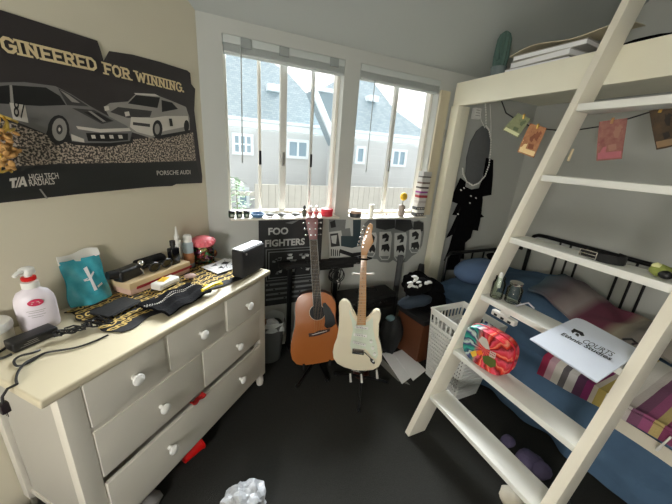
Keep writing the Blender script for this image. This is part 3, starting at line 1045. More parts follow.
# small crumpled wrappers near
b = MB().m(mat('wrapper', (196, 168, 160), .4, noise=.3, nscale=40))
b.ball(PZ(190, 276, ZT+.024), (.03, .022, .012), 12, bump=.15)
solo('wrapper', b, 'crumpled pinkish wrapper between the white charger and the paper sheets', 'wrapper')
# black box speaker with silver top
p0, p1 = PZ(229, 278, ZT), PZ(263, 262, ZT)
c = (LP(1.225, -1.015)+LP(1.395, -1.0))/2+V((0, 0, ZT+.009))
sa = A_L+.03
FR = frame(c, sa)
t = thing('speaker', 'black box speaker with a silver top on the right end of the dresser', 'speaker', c, sa)
b = MB(FR).m(mat('speaker_grille', (38, 38, 40), .75, noise=.3, nscale=400, bump=.3, bscale=600)); b.box((0, 0, .08), (.205, .075, .158), bevel=.016, seg=4)
part('body', b, t)
b = MB(FR).m(mat('silver_top', (150, 152, 152), .5, .6)); b.box((0, .004, .157), (.196, .06, .012), bevel=.005)
b.m(black); b.box((.045, 0, .1635), (.03, .02, .003)); b.box((-.0, 0, .1635), (.012, .012, .003))
part('silver_top', b, t)
b = MB(FR).m(prm_mid); b.lathe([(.006, -.001), (.006, .002)], (-.07, -.038, .135), 12, AX)
part('badge', b, t)
# white charger with a yellow patch
c = PZ(166, 286, ZT+.01)
FR = frame(c, A_L+.1)
t = thing('charger', 'white rounded charger block with a yellow patch, on the scarf', 'charger', c, A_L+.1)
b = MB(FR).m(white_plastic); b.box((0, 0, .019), (.125, .06, .034), bevel=.012, seg=4)
part('body', b, t)
b = MB(FR).m(mat('patch_yellow', (228, 186, 60), .5, noise=.1)); b.box((-.005, .006, .037), (.05, .034, .004), Rz(.3), bevel=.0015)
part('patch', b, t)
b = MB(FR).m(prm_mid); b.box((0, -.0302, .014), (.09, .002, .003))
part('seam', b, t)
# power adapter brick with its cord and plug hanging off the end
c0, c1 = PZ(14, 350, ZT), PZ(52, 334, ZT)
c = (c0+c1)/2; ba = math.atan2(c1.y-c0.y, c1.x-c0.x)
FR = frame(c, ba)
t = thing('power_adapter', 'black laptop power adapter brick with its cord, by the pump bottle', 'adapter', c, ba)
b = MB(FR).m(black); b.box((0, 0, .018), ((c1-c0).length+.02, .055, .034), bevel=.006, seg=3)
part('brick', b, t)
b = MB(FR).m(prm_mid)
for k in range(3): b.box((-.02+k*.004, -.0278, .012+k*.006), (.05-.012*k, .001, .0015))
part('print', b, t)
b = MB().m(black)
zz = ZT+.005
def cord(pts, r=.0035):
    """pts: (px, py, z) sample points, smoothed"""
    P = [PZ(x, y, z) for x, y, z in pts]
    Q = []
    for i in range(len(P)-1):
        p0 = P[max(i-1, 0)]; p1 = P[i]; p2 = P[i+1]; p3 = P[min(i+2, len(P)-1)]
        for k in range(6):
            s = k/6
            Q.append(.5*((2*p1)+(p2-p0)*s+(2*p0-5*p1+4*p2-p3)*s*s+(3*p1-p0-3*p2+p3)*s**3))
    Q.append(P[-1])
    b.tube(Q, r, seg=8)
cord([(108, 335, zz), (95, 341, zz), (78, 347, zz), (62, 350, zz), (45, 353, zz), (36, 358, zz), (26, 364, zz), (17, 366, zz), (14, 361, zz), (20, 356, zz+.004), (32, 353, zz+.006), (40, 350, zz)])
cord([(45, 353, zz+.002), (32, 359, zz), (24, 364, zz+.004), (18, 372, zz), (16, 379, zz), (17, 384, zz)], .0035)
cord([(12, 343, zz+.01), (4, 349, zz), (-4, 354, zz), (-6, 358, zz), (2, 358, zz), (12, 354, zz+.004)], .004)
cd = part('cord', b, t)
b = MB().m(black)
pe = PZ(17, 384, zz)
Q = [pe, pe-E_L*.02+V((0, 0, -.0)), pe-E_L*.034+V((0, 0, -.016)), pe-E_L*.037+V((0, 0, -.035))]
b.tube(Q, .0038, seg=8)
b.m(mat('plug', (34, 24, 30), .5)); q = Q[-1]; b.box(q+V((0, 0, -.016)), (.02, .02, .034), Rz(A_L), bevel=.005)
b.m(chrome)
for k in (-1, 1): b.box(q+V((0, 0, -.039))+N_L*.005*k, (.002, .005, .014), Rz(A_L))
part('plug', b, cd)
# tangle of black cables and a pair of earphones near the brick
b = MB().m(black)
rn = random.Random(4)
for k in range(6):
    pts = []
    a0, a1 = PZ(55, 338, ZT+.012), PZ(106, 322, ZT+.012)
    for i in range(13):
        s = i/12
        pts.append(a0*(1-s)+a1*s+N_L*(rn.uniform(-.03, .03)*(.4+s))+V((0, 0, .002+.003*k+rn.uniform(0, .006))))
    b.tube(pts, .0032, seg=6)
solo('cable_tangle', b, 'tangle of thin black cables beside the power adapter', 'cable')
# ------------------------------------------------------------------ posters under the windows
pg = mat('print_grey', (128, 132, 132), .6, noise=.25, nscale=40)
pl_ = mat('print_light', (196, 198, 196), .6, noise=.1, nscale=40)
pk = mat('print_black', (26, 27, 29), .55, noise=.2, nscale=20)
pd = mat('print_charcoal', (44, 45, 47), .55, noise=.2, nscale=30)
pt_ = mat('print_teal', (48, 66, 72), .6, noise=.15, nscale=20)
YP = YW-.004
def yart(b, mt, pts, k): b.m(mt).poly([PY(x, max(y, 219.6), YP-.0026-.0003*k) for x, y in pts])
# band poster
t = thing('band_poster', 'black and grey band poster with large block lettering under the left window', 'poster', PY(290, 290, YW))
b = MB().m(pd)
A, C = PY(258.5, 218.6, YP), PY(319, 290, YP)
b.box(((A.x+C.x)/2, YP, (A.z+C.z)/2-.04), (C.x-A.x, .002, A.z-C.z+.08))
part('sheet', b, t)
X0, X1, Z1, Z0 = A.x, C.x, A.z, C.z-.08
wx, hz = X1-X0, Z1-Z0
b = MB(); b.recalc = False
def bp_(mt, u0, v0, u1, v1, k=0):  # v from the top
    b.m(mt).poly([(X0+u*wx, YP-.0015-.0003*k, Z1-v*hz) for u, v in ((u0, v0), (u1, v0), (u1, v1), (u0, v1))])
ht = .085
b.m(pl_); b.text('FOO', (X0+.14*wx, YP-.0016, Z1-.172*hz), (1, 0, 0), (0, 0, 1), .048*1.0, .0003, .035, .30*wx)
b.text('FIGHTERS', (X0+.09*wx, YP-.0016, Z1-.30*hz), (1, 0, 0), (0, 0, 1), .048, .0003, .035, .62*wx)
part('lettering', b, t)
b = MB(); b.recalc = False
bp_(pg, .10, .33, .88, .70); bp_(pk, .115, .34, .865, .69, 1); bp_(pg, .14, .36, .84, .67, 2); bp_(pk, .155, .37, .825, .66, 3)
rn = random.Random(1)
for i in range(3):
    for j in range(2):
        u, v = .18+.22*i, .39+.13*j
        for k in range(7):
            du, dv = rn.uniform(0, .13), rn.uniform(0, .08)
            b.m(rn.choice((pg, pg, pl_, pk)))
            b.poly([(X0+(u+du+a*.06)*wx, YP-.0032-.0002*k, Z1-(v+dv+c_*.03)*hz) for a, c_ in ((0, .2), (1, rn.uniform(-.3, .3)), (.8, 1), (rn.uniform(-.2, .3), .8))])
for k in range(4): bp_(pg, .10, .73+.06*k, .88, .755+.06*k)
for k in range(9): bp_(pk, .13+.085*k, .735+.06*(k % 4), .16+.085*k, .752+.06*(k % 4), 1)
for x, y in ((304, 223), (316, 223)): yart(b, pl_, [(x-1, y), (x, y-1), (x+1, y), (x, y+1)], 2)
yart(b, pg, [(285, 223), (293, 221), (300, 219), (292, 224)], 1)
part('picture', b, t)
# collage poster
t = thing('collage_poster', 'pale photo collage poster with a dark teal block between the two guitars', 'poster', PY(344, 262, YW))
b = MB().m(pl_)
b.prism([PY(x, y, YP) for x, y in ((328.5, 219.6), (361.5, 219.4), (360, 265), (328.5, 266))], .002, (0, -1, 0))
part('sheet', b, t)
b = MB(); b.recalc = False
yart(b, pg, [(329, 219), (346, 218.5), (345, 230), (329, 232)], 0)
yart(b, pt_, [(341, 236), (353, 236), (353, 219), (361, 218), (360, 246), (352, 248), (341, 246)], 1)
yart(b, pd, [(330, 234), (338, 233), (340, 246), (331, 247)], 1)
yart(b, pl_, [(331, 236), (337, 235), (336, 244), (332, 243)], 2)
yart(b, pg, [(341, 229), (350, 228), (351, 236), (342, 236)], 2)
yart(b, pk, [(330, 222), (335, 220), (336, 227), (331, 228)], 2)
yart(b, pk, [(340, 249), (352, 253), (361, 252), (361, 255), (352, 257), (340, 253)], 2)
yart(b, pk, [(329, 258), (360, 258), (360, 264), (329, 265)], 2)
for k in range(6): yart(b, pl_, [(331+5*k, 259.5), (334+5*k, 259), (334+5*k, 263), (331+5*k, 263.5)], 3)
for k in range(5): yart(b, pk, [(331+2*k, 249+k*.6), (332+2*k, 249), (332+2*k, 256), (331+2*k, 256)], 3)
part('picture', b, t)
# four panel cut-out print
t = thing('cutout_print', 'cut out print of four rounded pale panels with dark tops under the right window', 'poster', PY(395, 262, YW))
b = MB().m(pg)
o = [(364, 224), (369, 219.5), (376, 220), (379, 216.5), (390, 215.5), (396, 218), (402, 217), (410, 218.5), (413, 221.5), (419, 220), (423.5, 222), (424, 232), (422, 245), (418, 252.5), (412, 256), (406, 262), (398, 263), (393, 260), (389, 262.5), (380, 262), (377, 259), (366, 258.5), (364, 250)]
b.prism([PY(x, max(y, 219.4), YP) for x, y in o], .002, (0, -1, 0))
part('sheet', b, t)
b = MB(); b.recalc = False
yart(b, pd, [(376, 228), (376, 219), (380, 217), (390, 216), (395, 220), (395, 228), (385, 230)], 0)
yart(b, pd, [(395, 229), (396, 219), (403, 218), (411, 220), (413, 228), (405, 232)], 0)
yart(b, pd, [(413, 229), (414, 222), (419, 221), (423.5, 223), (423, 231), (417, 232)], 0)
for x0, w_, y0, y1 in ((365, 12, 233, 257), (378.5, 13.5, 232, 260), (393.5, 13.5, 233, 260.5), (408.5, 13, 230, 253)):
    yart(b, pl_, [(x0+1, y0), (x0+w_-1, y0-.5), (x0+w_, y0+4), (x0+w_-2, y1-3), (x0+w_-4, y1), (x0+3, y1), (x0+.5, y1-4)], 1)
    cx = x0+w_/2
    yart(b, pk, [(cx-3, y0+3), (cx+1, y0+1), (cx+4, y0+4), (cx+3, y0+9), (cx-1, y0+10), (cx+1, y0+6), (cx-3, y0+7)], 2)
    yart(b, pk, [(cx-3.5, y0+13), (cx+3, y0+11.5), (cx+4.5, y0+16), (cx+3.5, y0+20), (cx+1, y0+17.5), (cx-1, y0+20), (cx-2, y0+17), (cx-4, y0+19)], 2)
    yart(b, pg, [(x0+1.5, y1-4), (x0+w_-3, y1-4), (x0+w_-4, y1-1), (x0+3.5, y1-1)], 2)
part('picture', b, t)
# slim dark monitor arm / strap below the print
b = MB().m(mat('slate_grey', (86, 88, 90), .7, noise=.1))
a, c = PY(402, 256, 1.97), PY(402, 285, 1.97)
b.box((a.x, 1.985, (a.z+.3)/2+.0), (.045, .03, a.z-.3), bevel=.004)
b.box((a.x, 1.985, .15), (.05, .035, .3))
solo('folded_stand', b, 'grey folded stand leaning upright below the four panel print', 'stand')

# ------------------------------------------------------------------ window sill things
YS = YW-.042
zs1, zs2 = W1[2]+.0015, W2[2]+.0015
def sx(px, z=None, W=W1): return PY(px, 210, YS).x
gj = mat('jar_green', (40, 66, 48), .3, noise=.2); lid_g = mat('lid_grey', (190, 196, 186), .4)
for k, px in enumerate((231.5, 239, 246.5)):
    x = sx(px); c = (x, YS, zs1)
    t = thing('jar', ('small dark green jar at the far left of the left sill', 'small dark green jar in the middle of three on the left sill', 'small dark green jar nearest the blue dish on the left sill')[k], 'jar', c, 0, 'green jars on the left sill')
    b = MB(frame(c)).m(gj); b.lathe([(.018, 0), (.02, .003), (.02, .027), (.016, .032)], seg=16)
    b.m(lid_g).box((0, -.0195, .015), (.018, .003, .016), bevel=.001)
    part('body', b, t)
    b = MB(frame(c)).m(black); b.lathe([(.0185, .03), (.019, .032), (.019, .043), (.016, .045)], seg=16)
    part('lid', b, t)
b = MB(frame((sx(257.5), YS, zs1))).m(mat('dish_blue', (92, 128, 166), .3)); b.lathe([(.03, 0), (.044, .012), (.047, .026), (.043, .026), (.036, .012), (.002, .008)], seg=22)
solo('dish', b, 'shallow blue dish on the left window sill', 'dish')
stone = mat('grey_stone', (120, 122, 120), .7, noise=.3, nscale=40)
for k, (px, r) in enumerate(((270, .03), (282, .034), (296, .034))):
    b = MB().m(stone); b.ball((sx(px), YS, zs1+.0145), (r, .025, .012), 14, bump=.06, sd=k)
    solo('pebble', b, ('flat grey pebble beside the blue dish on the sill', 'flat grey pebble below the thick centre mullion', 'flat grey pebble beside the little dark bottle on the sill')[k], 'pebble', 'pebbles on the left sill')
c = (sx(304.5), YS, zs1)
t = thing('dropper_bottle', 'little dark bottle with a black cap on the left sill', 'bottle', c)
b = MB(frame(c)).m(mat('smoked', (92, 92, 80), .2)); b.lathe([(.015, 0), (.017, .003), (.017, .042), (.008, .05), (.008, .055)], seg=16); part('body', b, t)
b = MB(frame(c)).m(black); b.lathe([(.01, .053), (.0105, .055), (.0105, .066), (.006, .075), (.002, .078)], seg=14); part('cap', b, t)
rose = mat('rose_glass', (226, 190, 188), .3); redp = mat('rose_red', (196, 90, 96), .4)
for k, px in enumerate((310.5, 316.5)):
    c = (sx(px), YS+.004*k, zs1)
    t = thing('perfume_bottle', ('pale pink bottle beside the little dark bottle on the sill', 'pale pink bottle touching the red tin on the sill')[k], 'bottle', c, 0, 'pink bottles on the left sill')
    b = MB(frame(c)).m(rose); b.lathe([(.014, 0), (.016, .003), (.016, .045), (.007, .055)], seg=16); part('body', b, t)
    b = MB(frame(c)).m(redp); b.lathe([(.0163, .012), (.0166, .014), (.0166, .03), (.0163, .032)], seg=16); part('label', b, t)
    b = MB(frame(c)).m(white_plastic); b.lathe([(.008, .054), (.009, .056), (.009, .072), (.006, .074)], seg=14); part('cap', b, t)
c = (sx(327), YS, zs1)
t = thing('red_tin', 'round red tin at the right end of the left sill', 'tin', c)
b = MB(frame(c)).m(mat('tin_red', (208, 44, 62), .35, noise=.1)); b.lathe([(.041, 0), (.043, .002), (.043, .036)], seg=26); part('body', b, t)
b = MB(frame(c)).m(mat('tin_red_lid', (220, 60, 76), .3)); b.lathe([(.044, .034), (.045, .036), (.045, .05), (.042, .053)], seg=26); part('lid', b, t)
# right sill
c = (sx(356), YS, zs2)
t = thing('dark_tin', 'low dark round tin at the left end of the right sill', 'tin', c)
b = MB(frame(c)).m(mat('tin_dark', (60, 62, 66), .35, .3)); b.lathe([(.044, 0), (.046, .002), (.046, .03)], seg=24); part('body', b, t)
b = MB(frame(c)).m(mat('tin_peach', (206, 172, 148), .5)); b.lathe([(.043, .0295), (.044, .031), (.04, .05), (.034, .053)], seg=24); part('lid', b, t)
c = (sx(371.5), YS, zs2)
t = thing('candle', 'white upright pillar candle on the right sill', 'candle', c)
b = MB(frame(c)).m(mat('wax', (232, 230, 222), .5, noise=.04)); b.lathe([(.019, 0), (.02, .002), (.02, .093), (.017, .095), (.004, .09)], seg=20); part('wax_body', b, t)
b = MB(frame(c)).m(ink); b.cyl((0, 0, .088), (.001, 0, .1), .0012, seg=6); part('wick', b, t)
b = MB(frame((sx(388), YS, zs2))).m(mat('tray_rose', (222, 190, 186), .4, noise=.3, nscale=60)); b.box((0, 0, .004), (.1, .05, .007), bevel=.003)
for k in range(5): b.ball((-.035+.017*k, .006*(-1)**k, .012), (.009, .008, .007), 8)
solo('trinket_tray', b, 'small pinkish trinket tray beside the white candle', 'tray')
c = (sx(401.5), YS, zs2)
t = thing('bud_vase', 'stone coloured jar holding a round yellow sponge flower on the right sill', 'vase', c)
b = MB(frame(c)).m(mat('jar_stone', (152, 140, 130), .6, noise=.2)); b.lathe([(.024, 0), (.027, .003), (.027, .066), (.024, .084), (.025, .09), (.022, .09), (.021, .08)], seg=20); part('jar_body', b, t)
b = MB(frame(c)).m(mat('stem_green', (96, 96, 60), .7)); b.tube([(0, 0, .04), (.002, 0, .1), (.006, .002, .14)], .003, seg=6); part('stem', b, t)
b = MB(frame(c)).m(mat('sponge_yellow', (240, 196, 60), .9, noise=.2, nscale=60, bump=.6)); b.ball((.006, .002, .158), (.032, .024, .032), 18, bump=.03); part('flower_head', b, t)
# leaning tower of small boxes
tower = [(.075, .022, (40, 40, 42)), (.075, .022, (220, 220, 216)), (.074, .02, (52, 52, 54)), (.072, .026, (214, 210, 206)), (.074, .018, (196, 190, 188)), (.072, .02, (222, 218, 214)), (.074, .018, (170, 58, 66)), (.074, .014, (206, 200, 200)), (.072, .012, (160, 70, 150)), (.074, .018, (224, 222, 218)), (.074, .012, (84, 74, 70)), (.074, .02, (226, 222, 216)), (.076, .012, (120, 100, 90)), (.074, .03, (206, 204, 200)), (.076, .008, (90, 86, 84)), (.078, .03, (196, 196, 194))]
z = zs2
desc = ['black', 'white', 'charcoal', 'off white', 'light grey', 'white', 'dark red', 'pale grey', 'purple', 'white', 'dark brown', 'cream', 'brown', 'grey', 'dark grey', 'silver grey']
ordn = ['lowest', 'second lowest', 'third from the bottom', 'fourth from the bottom', 'fifth from the bottom', 'sixth from the bottom', 'seventh from the bottom', 'eighth from the bottom', 'ninth from the bottom', 'tenth from the bottom', 'sixth from the top', 'fifth from the top', 'fourth from the top', 'third from the top', 'second from the top', 'topmost']
x0 = sx(420)-.021
for k, (w_, h_, c_) in enumerate(tower):
    h_ *= 1.2; w_ *= 1.1
    b = MB(frame((x0+.001*k+.003*math.sin(k*2.3), YS, z), .12*math.sin(k*1.7)))
    b.m(mat('case_%s' % desc[k].replace(' ', '_'), c_, .4, noise=.25, nscale=70)); b.box((0, 0, h_/2), (w_, .062, h_-.0006), bevel=.0015)
    if k in (0, 2):
        b.m(prm_lite)
        for q in range(4): b.box((-.026+.017*q, -.0315, h_*.5), (.008, .001, h_*.5))
    solo('cassette_case', b, '%s small case, %s of the tower on the right sill' % (desc[k], ordn[k]), 'case', 'tower of small cases on the right sill')
    z += h_

# ------------------------------------------------------------------ electric guitar
def gplane(foot, r, lean):
    P0 = PR(foot[0], foot[1], r)
    hv = V((P0.x, P0.y, 0)).normalized()
    N = (-hv*math.cos(lean) + V((0, 0, math.sin(lean)))).normalized()
    return P0, N
cream_g = mat('guitar_cream', (232, 222, 196), .18, noise=.04, nscale=4, coat=.6)
mint = mat('pickguard_mint', (216, 224, 206), .25, noise=.03)
maple = mat('maple', (196, 146, 96), .35, noise=.2, nscale=14, coat=.3)
P0, N = gplane((363, 370), 1.60, rad(9))
G = lambda x, y, d=0: PP(x, y, P0, N) + N*d
t = thing('electric_guitar', 'cream white electric guitar with a maple neck standing on its stand', 'guitar', PR(363, 372, 1.62))
body = [(341.2, 300.6), (343.6, 299.9), (346.2, 300.6), (349.4, 303.6), (351.6, 308.5), (353, 314.5), (355.2, 319.3), (358.2, 321.2), (366, 321.3), (369.4, 318.8), (371.2, 314.6), (373.4, 311.2), (376.4, 309.7), (379.4, 310.8), (381, 314.4), (380.6, 319.4), (378.6, 324.5), (377.5, 330), (378.3, 337), (380.5, 345), (382.3, 353), (382, 361), (379, 367), (373, 370.4), (364, 371.2), (354, 370.2), (344, 367.8), (337, 364), (333.2, 358.5), (332.4, 352), (334, 345), (337, 337.5), (339.6, 330), (340.2, 323), (339.2, 315), (338.4, 307), (339.2, 302.6)]
b = MB().m(cream_g)
b.prism([G(x, y) for x, y in reversed(body)], .044, -N, bevel=.008)
part('body', b, t)
b = MB().m(mint)
pgp = [(349.5, 309), (352.5, 317), (356.6, 322), (366, 322.5), (369.5, 320.5), (372.5, 317), (373, 322), (373, 329), (374.5, 336), (377, 345), (378, 355), (376, 359), (371.5, 356), (368, 351), (364.5, 348.5), (356, 348.8), (351.5, 350), (350, 345), (351.5, 337), (353, 330), (352, 322), (349.5, 314)]
b.prism([G(x, y, .0015) for x, y in reversed(pgp)], .003, -N)
part('pickguard', b, t)
ax_t = (G(371, 224)-G(360, 350)).normalized()      # along the neck
ax_r = ax_t.cross(N).normalized()*-1
if ax_r.dot(RT) < 0: ax_r = -ax_r
def GB(b, px, py, sx_, sy_, th, d0, rot=0, bevel=.001):
    c = G(px, py, d0+th/2)
    R = Matrix((ax_r, ax_t, N)).transposed() @ Rz(rot)
    b.box(c, (sx_, sy_, th), R, bevel=bevel)
for x, y, rt_ in ((361.6, 327.3, 0), (360.3, 335, 0), (359.4, 343.2, -.14)):
    b = MB().m(white_plastic)
    GB(b, x, y, .085, .018, .007, .0015, rt_, .004)
    b.m(chrome)
    for k in range(6):
        c = G(x, y, .0085) + ax_r*(-.027+.0108*k)
        b.cyl(c, c+N*.0012, .0025, seg=8)
    part('pickup', b, t)
b = MB().m(chrome)
GB(b, 358.2, 351.3, .075, .035, .006, .001)
b.m(mat('saddle_steel', (120, 110, 100), .3, .9)); GB(b, 358.2, 350.2, .068, .02, .011, .001)
part('bridge', b, t)
b = MB().m(black)
b.tube([G(364.5, 351.5, .01), G(369, 354, .03), G(373, 358.5, .028)], .0028, seg=8)
b.m(white_plastic).ball(G(373.3, 359, .028), .006, 8)
part('tremolo_arm', b, t)
for x, y in ((371.2, 341), (372.8, 347.5), (374.6, 353.5)):
    b = MB().m(white_plastic)
    c = G(x, y, .0015); b.cyl(c, c+N*.014, .0105, .009, seg=16)
    part('knob', b, t)
b = MB().m(chrome)
R = Matrix((ax_r, ax_t, N)).transposed()
b.lathe([(.02, 0), (.019, .003), (.008, .0035)], G(372.5, 361, .0005), 18, R @ Rz(-.8), sx=1.1, sy=.55)
part('jack_plate', b, t)
for q in ((342.5, 303), (358, 370.5)):
    b = MB().m(chrome); c = G(*q, -.02); o = ax_t*(1 if q[1] < 320 else -1); b.cyl(c, c+o*.012, .004, .007, seg=10); part('strap_button', b, t)
b = MB().m(maple)
nk = [(356.9, 327), (366, 327), (365.4, 300), (366.3, 268), (367.6, 251), (360.9, 251), (360.4, 268), (359.4, 300)]
nk = [(356.6, 324.5), (365.8, 324.5), (366.0, 300), (366.5, 268), (367.2, 254), (361.2, 254), (360.4, 268), (359.2, 300)]
b.prism([G(x, y, .012) for x, y in reversed(nk)], .028, -N, bevel=.004)
part('neck', b, t)
b = MB().m(mat('fret_wire', (190, 170, 140), .3, .8))
for k in range(21):
    s = 1-2**(-k/12.0); s = s/(1-2**(-21/12.0))
    ya = 255.5+s*68
    xl = 361.3+(356.9-361.3)*s; xr_ = 367+(365.6-367)*s
    b.cyl(G(xl, ya, .0125), G(xr_, ya, .0125), .0012, seg=5)
part('frets', b, t)
b = MB().m(black)
for k in (3, 5, 7, 9, 12, 15, 17, 19):
    s = (1-2**(-(k-.5)/12.0))/(1-2**(-21/12.0)); ya = 255.5+s*68
    c = G((361.3+367)/2+((355.9+364.4)/2-(361.3+367)/2)*s, ya, .0121); b.cyl(c, c+N*.0006, .003, seg=8)
part('position_dots', b, t)
b = MB().m(maple)
hs = [(361.2, 255), (361, 248), (361.6, 243), (363, 238), (365.4, 231), (367.6, 226), (370.3, 223.2), (372.8, 225), (372.6, 229.5), (371.2, 234), (372.6, 238.5), (373.6, 242), (371.2, 246.5), (368.4, 250), (367.2, 255)]
b.prism([G(x, y, .002) for x, y in reversed(hs)], .015, -N, bevel=.003)
part('headstock', b, t)
for k in range(6):
    s = k/5
    q = (361.3+(367-361.3)*s**1.15, 246+(227.5-246)*s)
    b = MB().m(chrome)
    c = G(q[0]+1.7, q[1]+.6, .002); b.cyl(c, c+N*.012, .0045, seg=10)
    a = G(q[0], q[1], -.006); o = (-ax_r+ax_t*.1).normalized(); b.cyl(a, a+o*.016, .003, seg=6); b.ball(a+o*.021, (.007, .005, .008), 8)
    part('tuning_peg', b, t)
b = MB().m(mat('string_steel', (190, 188, 180), .3, .9))
for k in range(6):
    s = -1+2*k/5
    b.cyl(G(358.2+s*3.4, 350, .013), G(364.2+s*2.5, 254.5, .0145), .0006, seg=4)
part('strings', b, t)
# its stand
t = thing('guitar_stand', 'chrome stand with padded hooks holding the cream electric guitar', 'stand', PZ(361, 392, 0))
top = G(363.5, 276, -.064)
bk = V((top.x, top.y, 0)).normalized()
lowp = G(361, 378, -.064)
b = MB().m(black_metal)
b.tube([top, lowp, V((lowp.x, lowp.y, .09))], .011, seg=10)
base = V((lowp.x, lowp.y, .09)); base0 = base; bk0 = bk
part('upright', b, t)
for a in (-2.0, 2.0, 0):
    b = MB().m(black_metal)
    dr = Rz(a) @ (-bk)
    e = base + dr*.2; e.z = .012
    b.tube([base, base+dr*.05+V((0, 0, -.01)), e], .008, seg=8)
    b.ball(e, (.013, .013, .012), 10)
    part('leg', b, t)
tip = mat('rubber_pale', (206, 204, 198), .5)
for px_, yy in ((350.5, 371), (361.5, 371.6), (377, 367.5)):
    b = MB().m(chrome)
    c = G(px_, yy, -.02)
    o = V((0, 0, -.0155))
    b.tube([lowp+V((0, 0, .0)), G(px_, yy+3, -.05), G(px_, yy, -.03)+o+V((0, 0, -.004)), G(px_, yy, .004)+o, G(px_, yy+8, .006)+V((0, 0, -.0))], .0055, seg=8)
    b.m(tip).tube([G(px_, yy, .006)+o, G(px_+.4, yy+10, .01)], [.006, .0085], seg=8)
    part('cradle_hook', b, t, 'pale tipped cradle hook')
b = MB().m(black_metal)
b.tube([top, G(363, 274, -.03)], .008, seg=8)
b.m(tip)
for s in (-1, 1): b.tube([G(363.4, 274.4, -.034), G(363.4+s*5, 275.2, -.03), G(363.4+s*8.6, 274, .0), G(363.4+s*10.5, 272.6, .026)], [.006, .006, .007, .0075], seg=8)
part('neck_yoke', b, t, 'pale rubber neck yoke')
# strap of black webbing round the top of the neck
b = MB().m(black_cloth)
b.tube([G(357, 257.2, .006), G(361, 258.5, .024), G(367, 259, .024), G(371.5, 258.2, .006), G(366, 257.5, -.027), G(360, 257, -.024)], .005, seg=6, closed=True)
solo('neck_band', b, 'black band looped round the maple neck below the headstock', 'band')

# dark reddish brown drum standing behind the electric guitar's stand
c = V((base0.x, base0.y, 0))+bk0*.135
t = thing('hand_drum', 'small dark reddish brown hand drum on the floor behind the electric guitar stand', 'drum', c)
b = MB(frame(c)).m(mat('drum_wood', (74, 38, 28), .4, noise=.4, nscale=12)); b.lathe([(.055, 0), (.06, .01), (.05, .06), (.052, .08), (.075, .13), (.078, .16)], seg=24); part('shell', b, t)
b = MB(frame(c)).m(black); b.lathe([(.08, .155), (.081, .158), (.081, .168), (.076, .172), (.02, .172)], seg=24); part('head', b, t)

# ------------------------------------------------------------------ acoustic guitar
spruce = mat('spruce_top', (180, 106, 52), .28, noise=.2, nscale=3, coat=.5)
rosew = mat('rosewood', (60, 34, 28), .5, noise=.2)
ebony = mat('fretboard_dark', (32, 28, 28), .5, noise=.15)
side_w = mat('mahogany_side', (92, 46, 26), .35, noise=.2)
P0, N = gplane((316, 364), 1.74, rad(13))
t = thing('acoustic_guitar', 'brown acoustic guitar with a black pickguard beside the chest of drawers', 'guitar', PR(316, 366, 1.76))
ac = [(302.3, 294.2), (308, 292.8), (317, 292), (325, 292.5), (331.5, 296), (335.6, 303), (336, 310), (335, 317), (335.8, 324), (339.5, 332), (343.2, 340), (344, 349), (341, 356.5), (334, 360), (325, 362), (314, 364), (303, 365.6), (296.5, 364.3), (292, 359.5), (290.5, 352), (291, 343), (292.8, 335), (295, 326.5), (295.9, 318.5), (295, 311), (295.6, 303), (297.8, 297.5)]
b = MB().m(spruce); b.prism([G(x, y) for x, y in reversed(ac)], .004, -N, bevel=.0015); part('soundboard', b, t)
b = MB().m(side_w); b.prism([G(x, y, -.0045) for x, y in reversed(ac)], .095, -N, bevel=.006); part('back_and_sides', b, t)
cH = (317.3, 312.5)
ax_t = (G(312, 225)-G(319.5, 340)).normalized(); ax_r = ax_t.cross(N).normalized()*-1
if ax_r.dot(RT) < 0: ax_r = -ax_r
R = Matrix((ax_r, ax_t, N)).transposed()
b = MB().m(ink); b.lathe([(.05, 0), (.05, .0008), (.002, .0008)], G(*cH, .0005), 28, R)
b.m(cream_g); b.lathe([(.056, 0), (.056, .0007), (.0535, .0009), (.0535, .0)], G(*cH, .0005), 28, R)
b.m(ink); b.lathe([(.0535, 0), (.0535, .0009), (.05, .001), (.05, .0)], G(*cH, .0005), 28, R)
part('sound_hole', b, t)
b = MB().m(mat('guard_black', (16, 16, 17), .15)); b.prism([G(x, y, .0022) for x, y in reversed([(322.4, 303.5), (325.5, 302.5), (330, 308), (334.3, 316), (335.8, 323.5), (332, 327), (327, 328.3), (324.2, 326), (325, 321), (324.5, 316), (323.2, 309)])], .003, -N); part('pickguard', b, t)
b = MB().m(rosew); b.prism([G(x, y, .008) for x, y in reversed([(308.6, 333.2), (314, 333), (319, 330.4), (325, 329.5), (330.4, 328), (329.6, 331), (324.5, 333), (320, 334.6), (314.5, 336), (309, 336.6)])], .009, -N, bevel=.001)
b.m(white_plastic); b.cyl(G(312, 334.4, .0095), G(327, 330.3, .0095), .002, seg=6)
part('bridge', b, t)
b = MB().m(maple)
nk = [(313.2, 306), (321.6, 306), (319.6, 280), (318.4, 258), (317, 239.5), (309.8, 239.5), (311, 258), (312.2, 280)]
b.m(side_w); b.prism([G(x, y, -.002) for x, y in reversed(nk)], .026, -N, bevel=.004); part('neck', b, t)
b = MB().m(ebony); b.prism([G(x, y, .006) for x, y in reversed(nk)], .007, -N)
b.m(prm_lite)
for s in (-1, 1): b.cyl(G(313.2 if s < 0 else 321.6, 306, .0062), G(309.8 if s < 0 else 317, 239.5, .0062), .0011, seg=5)
b.m(chrome)
for k in range(16):
    s = (1-2**(-k/12.0))/(1-2**(-16/12.0)); y = 240+s*60; b.cyl(G(309.9+2.9*s, y, .0062), G(317+4*s, y, .0062), .0009, seg=5)
part('fretboard', b, t)
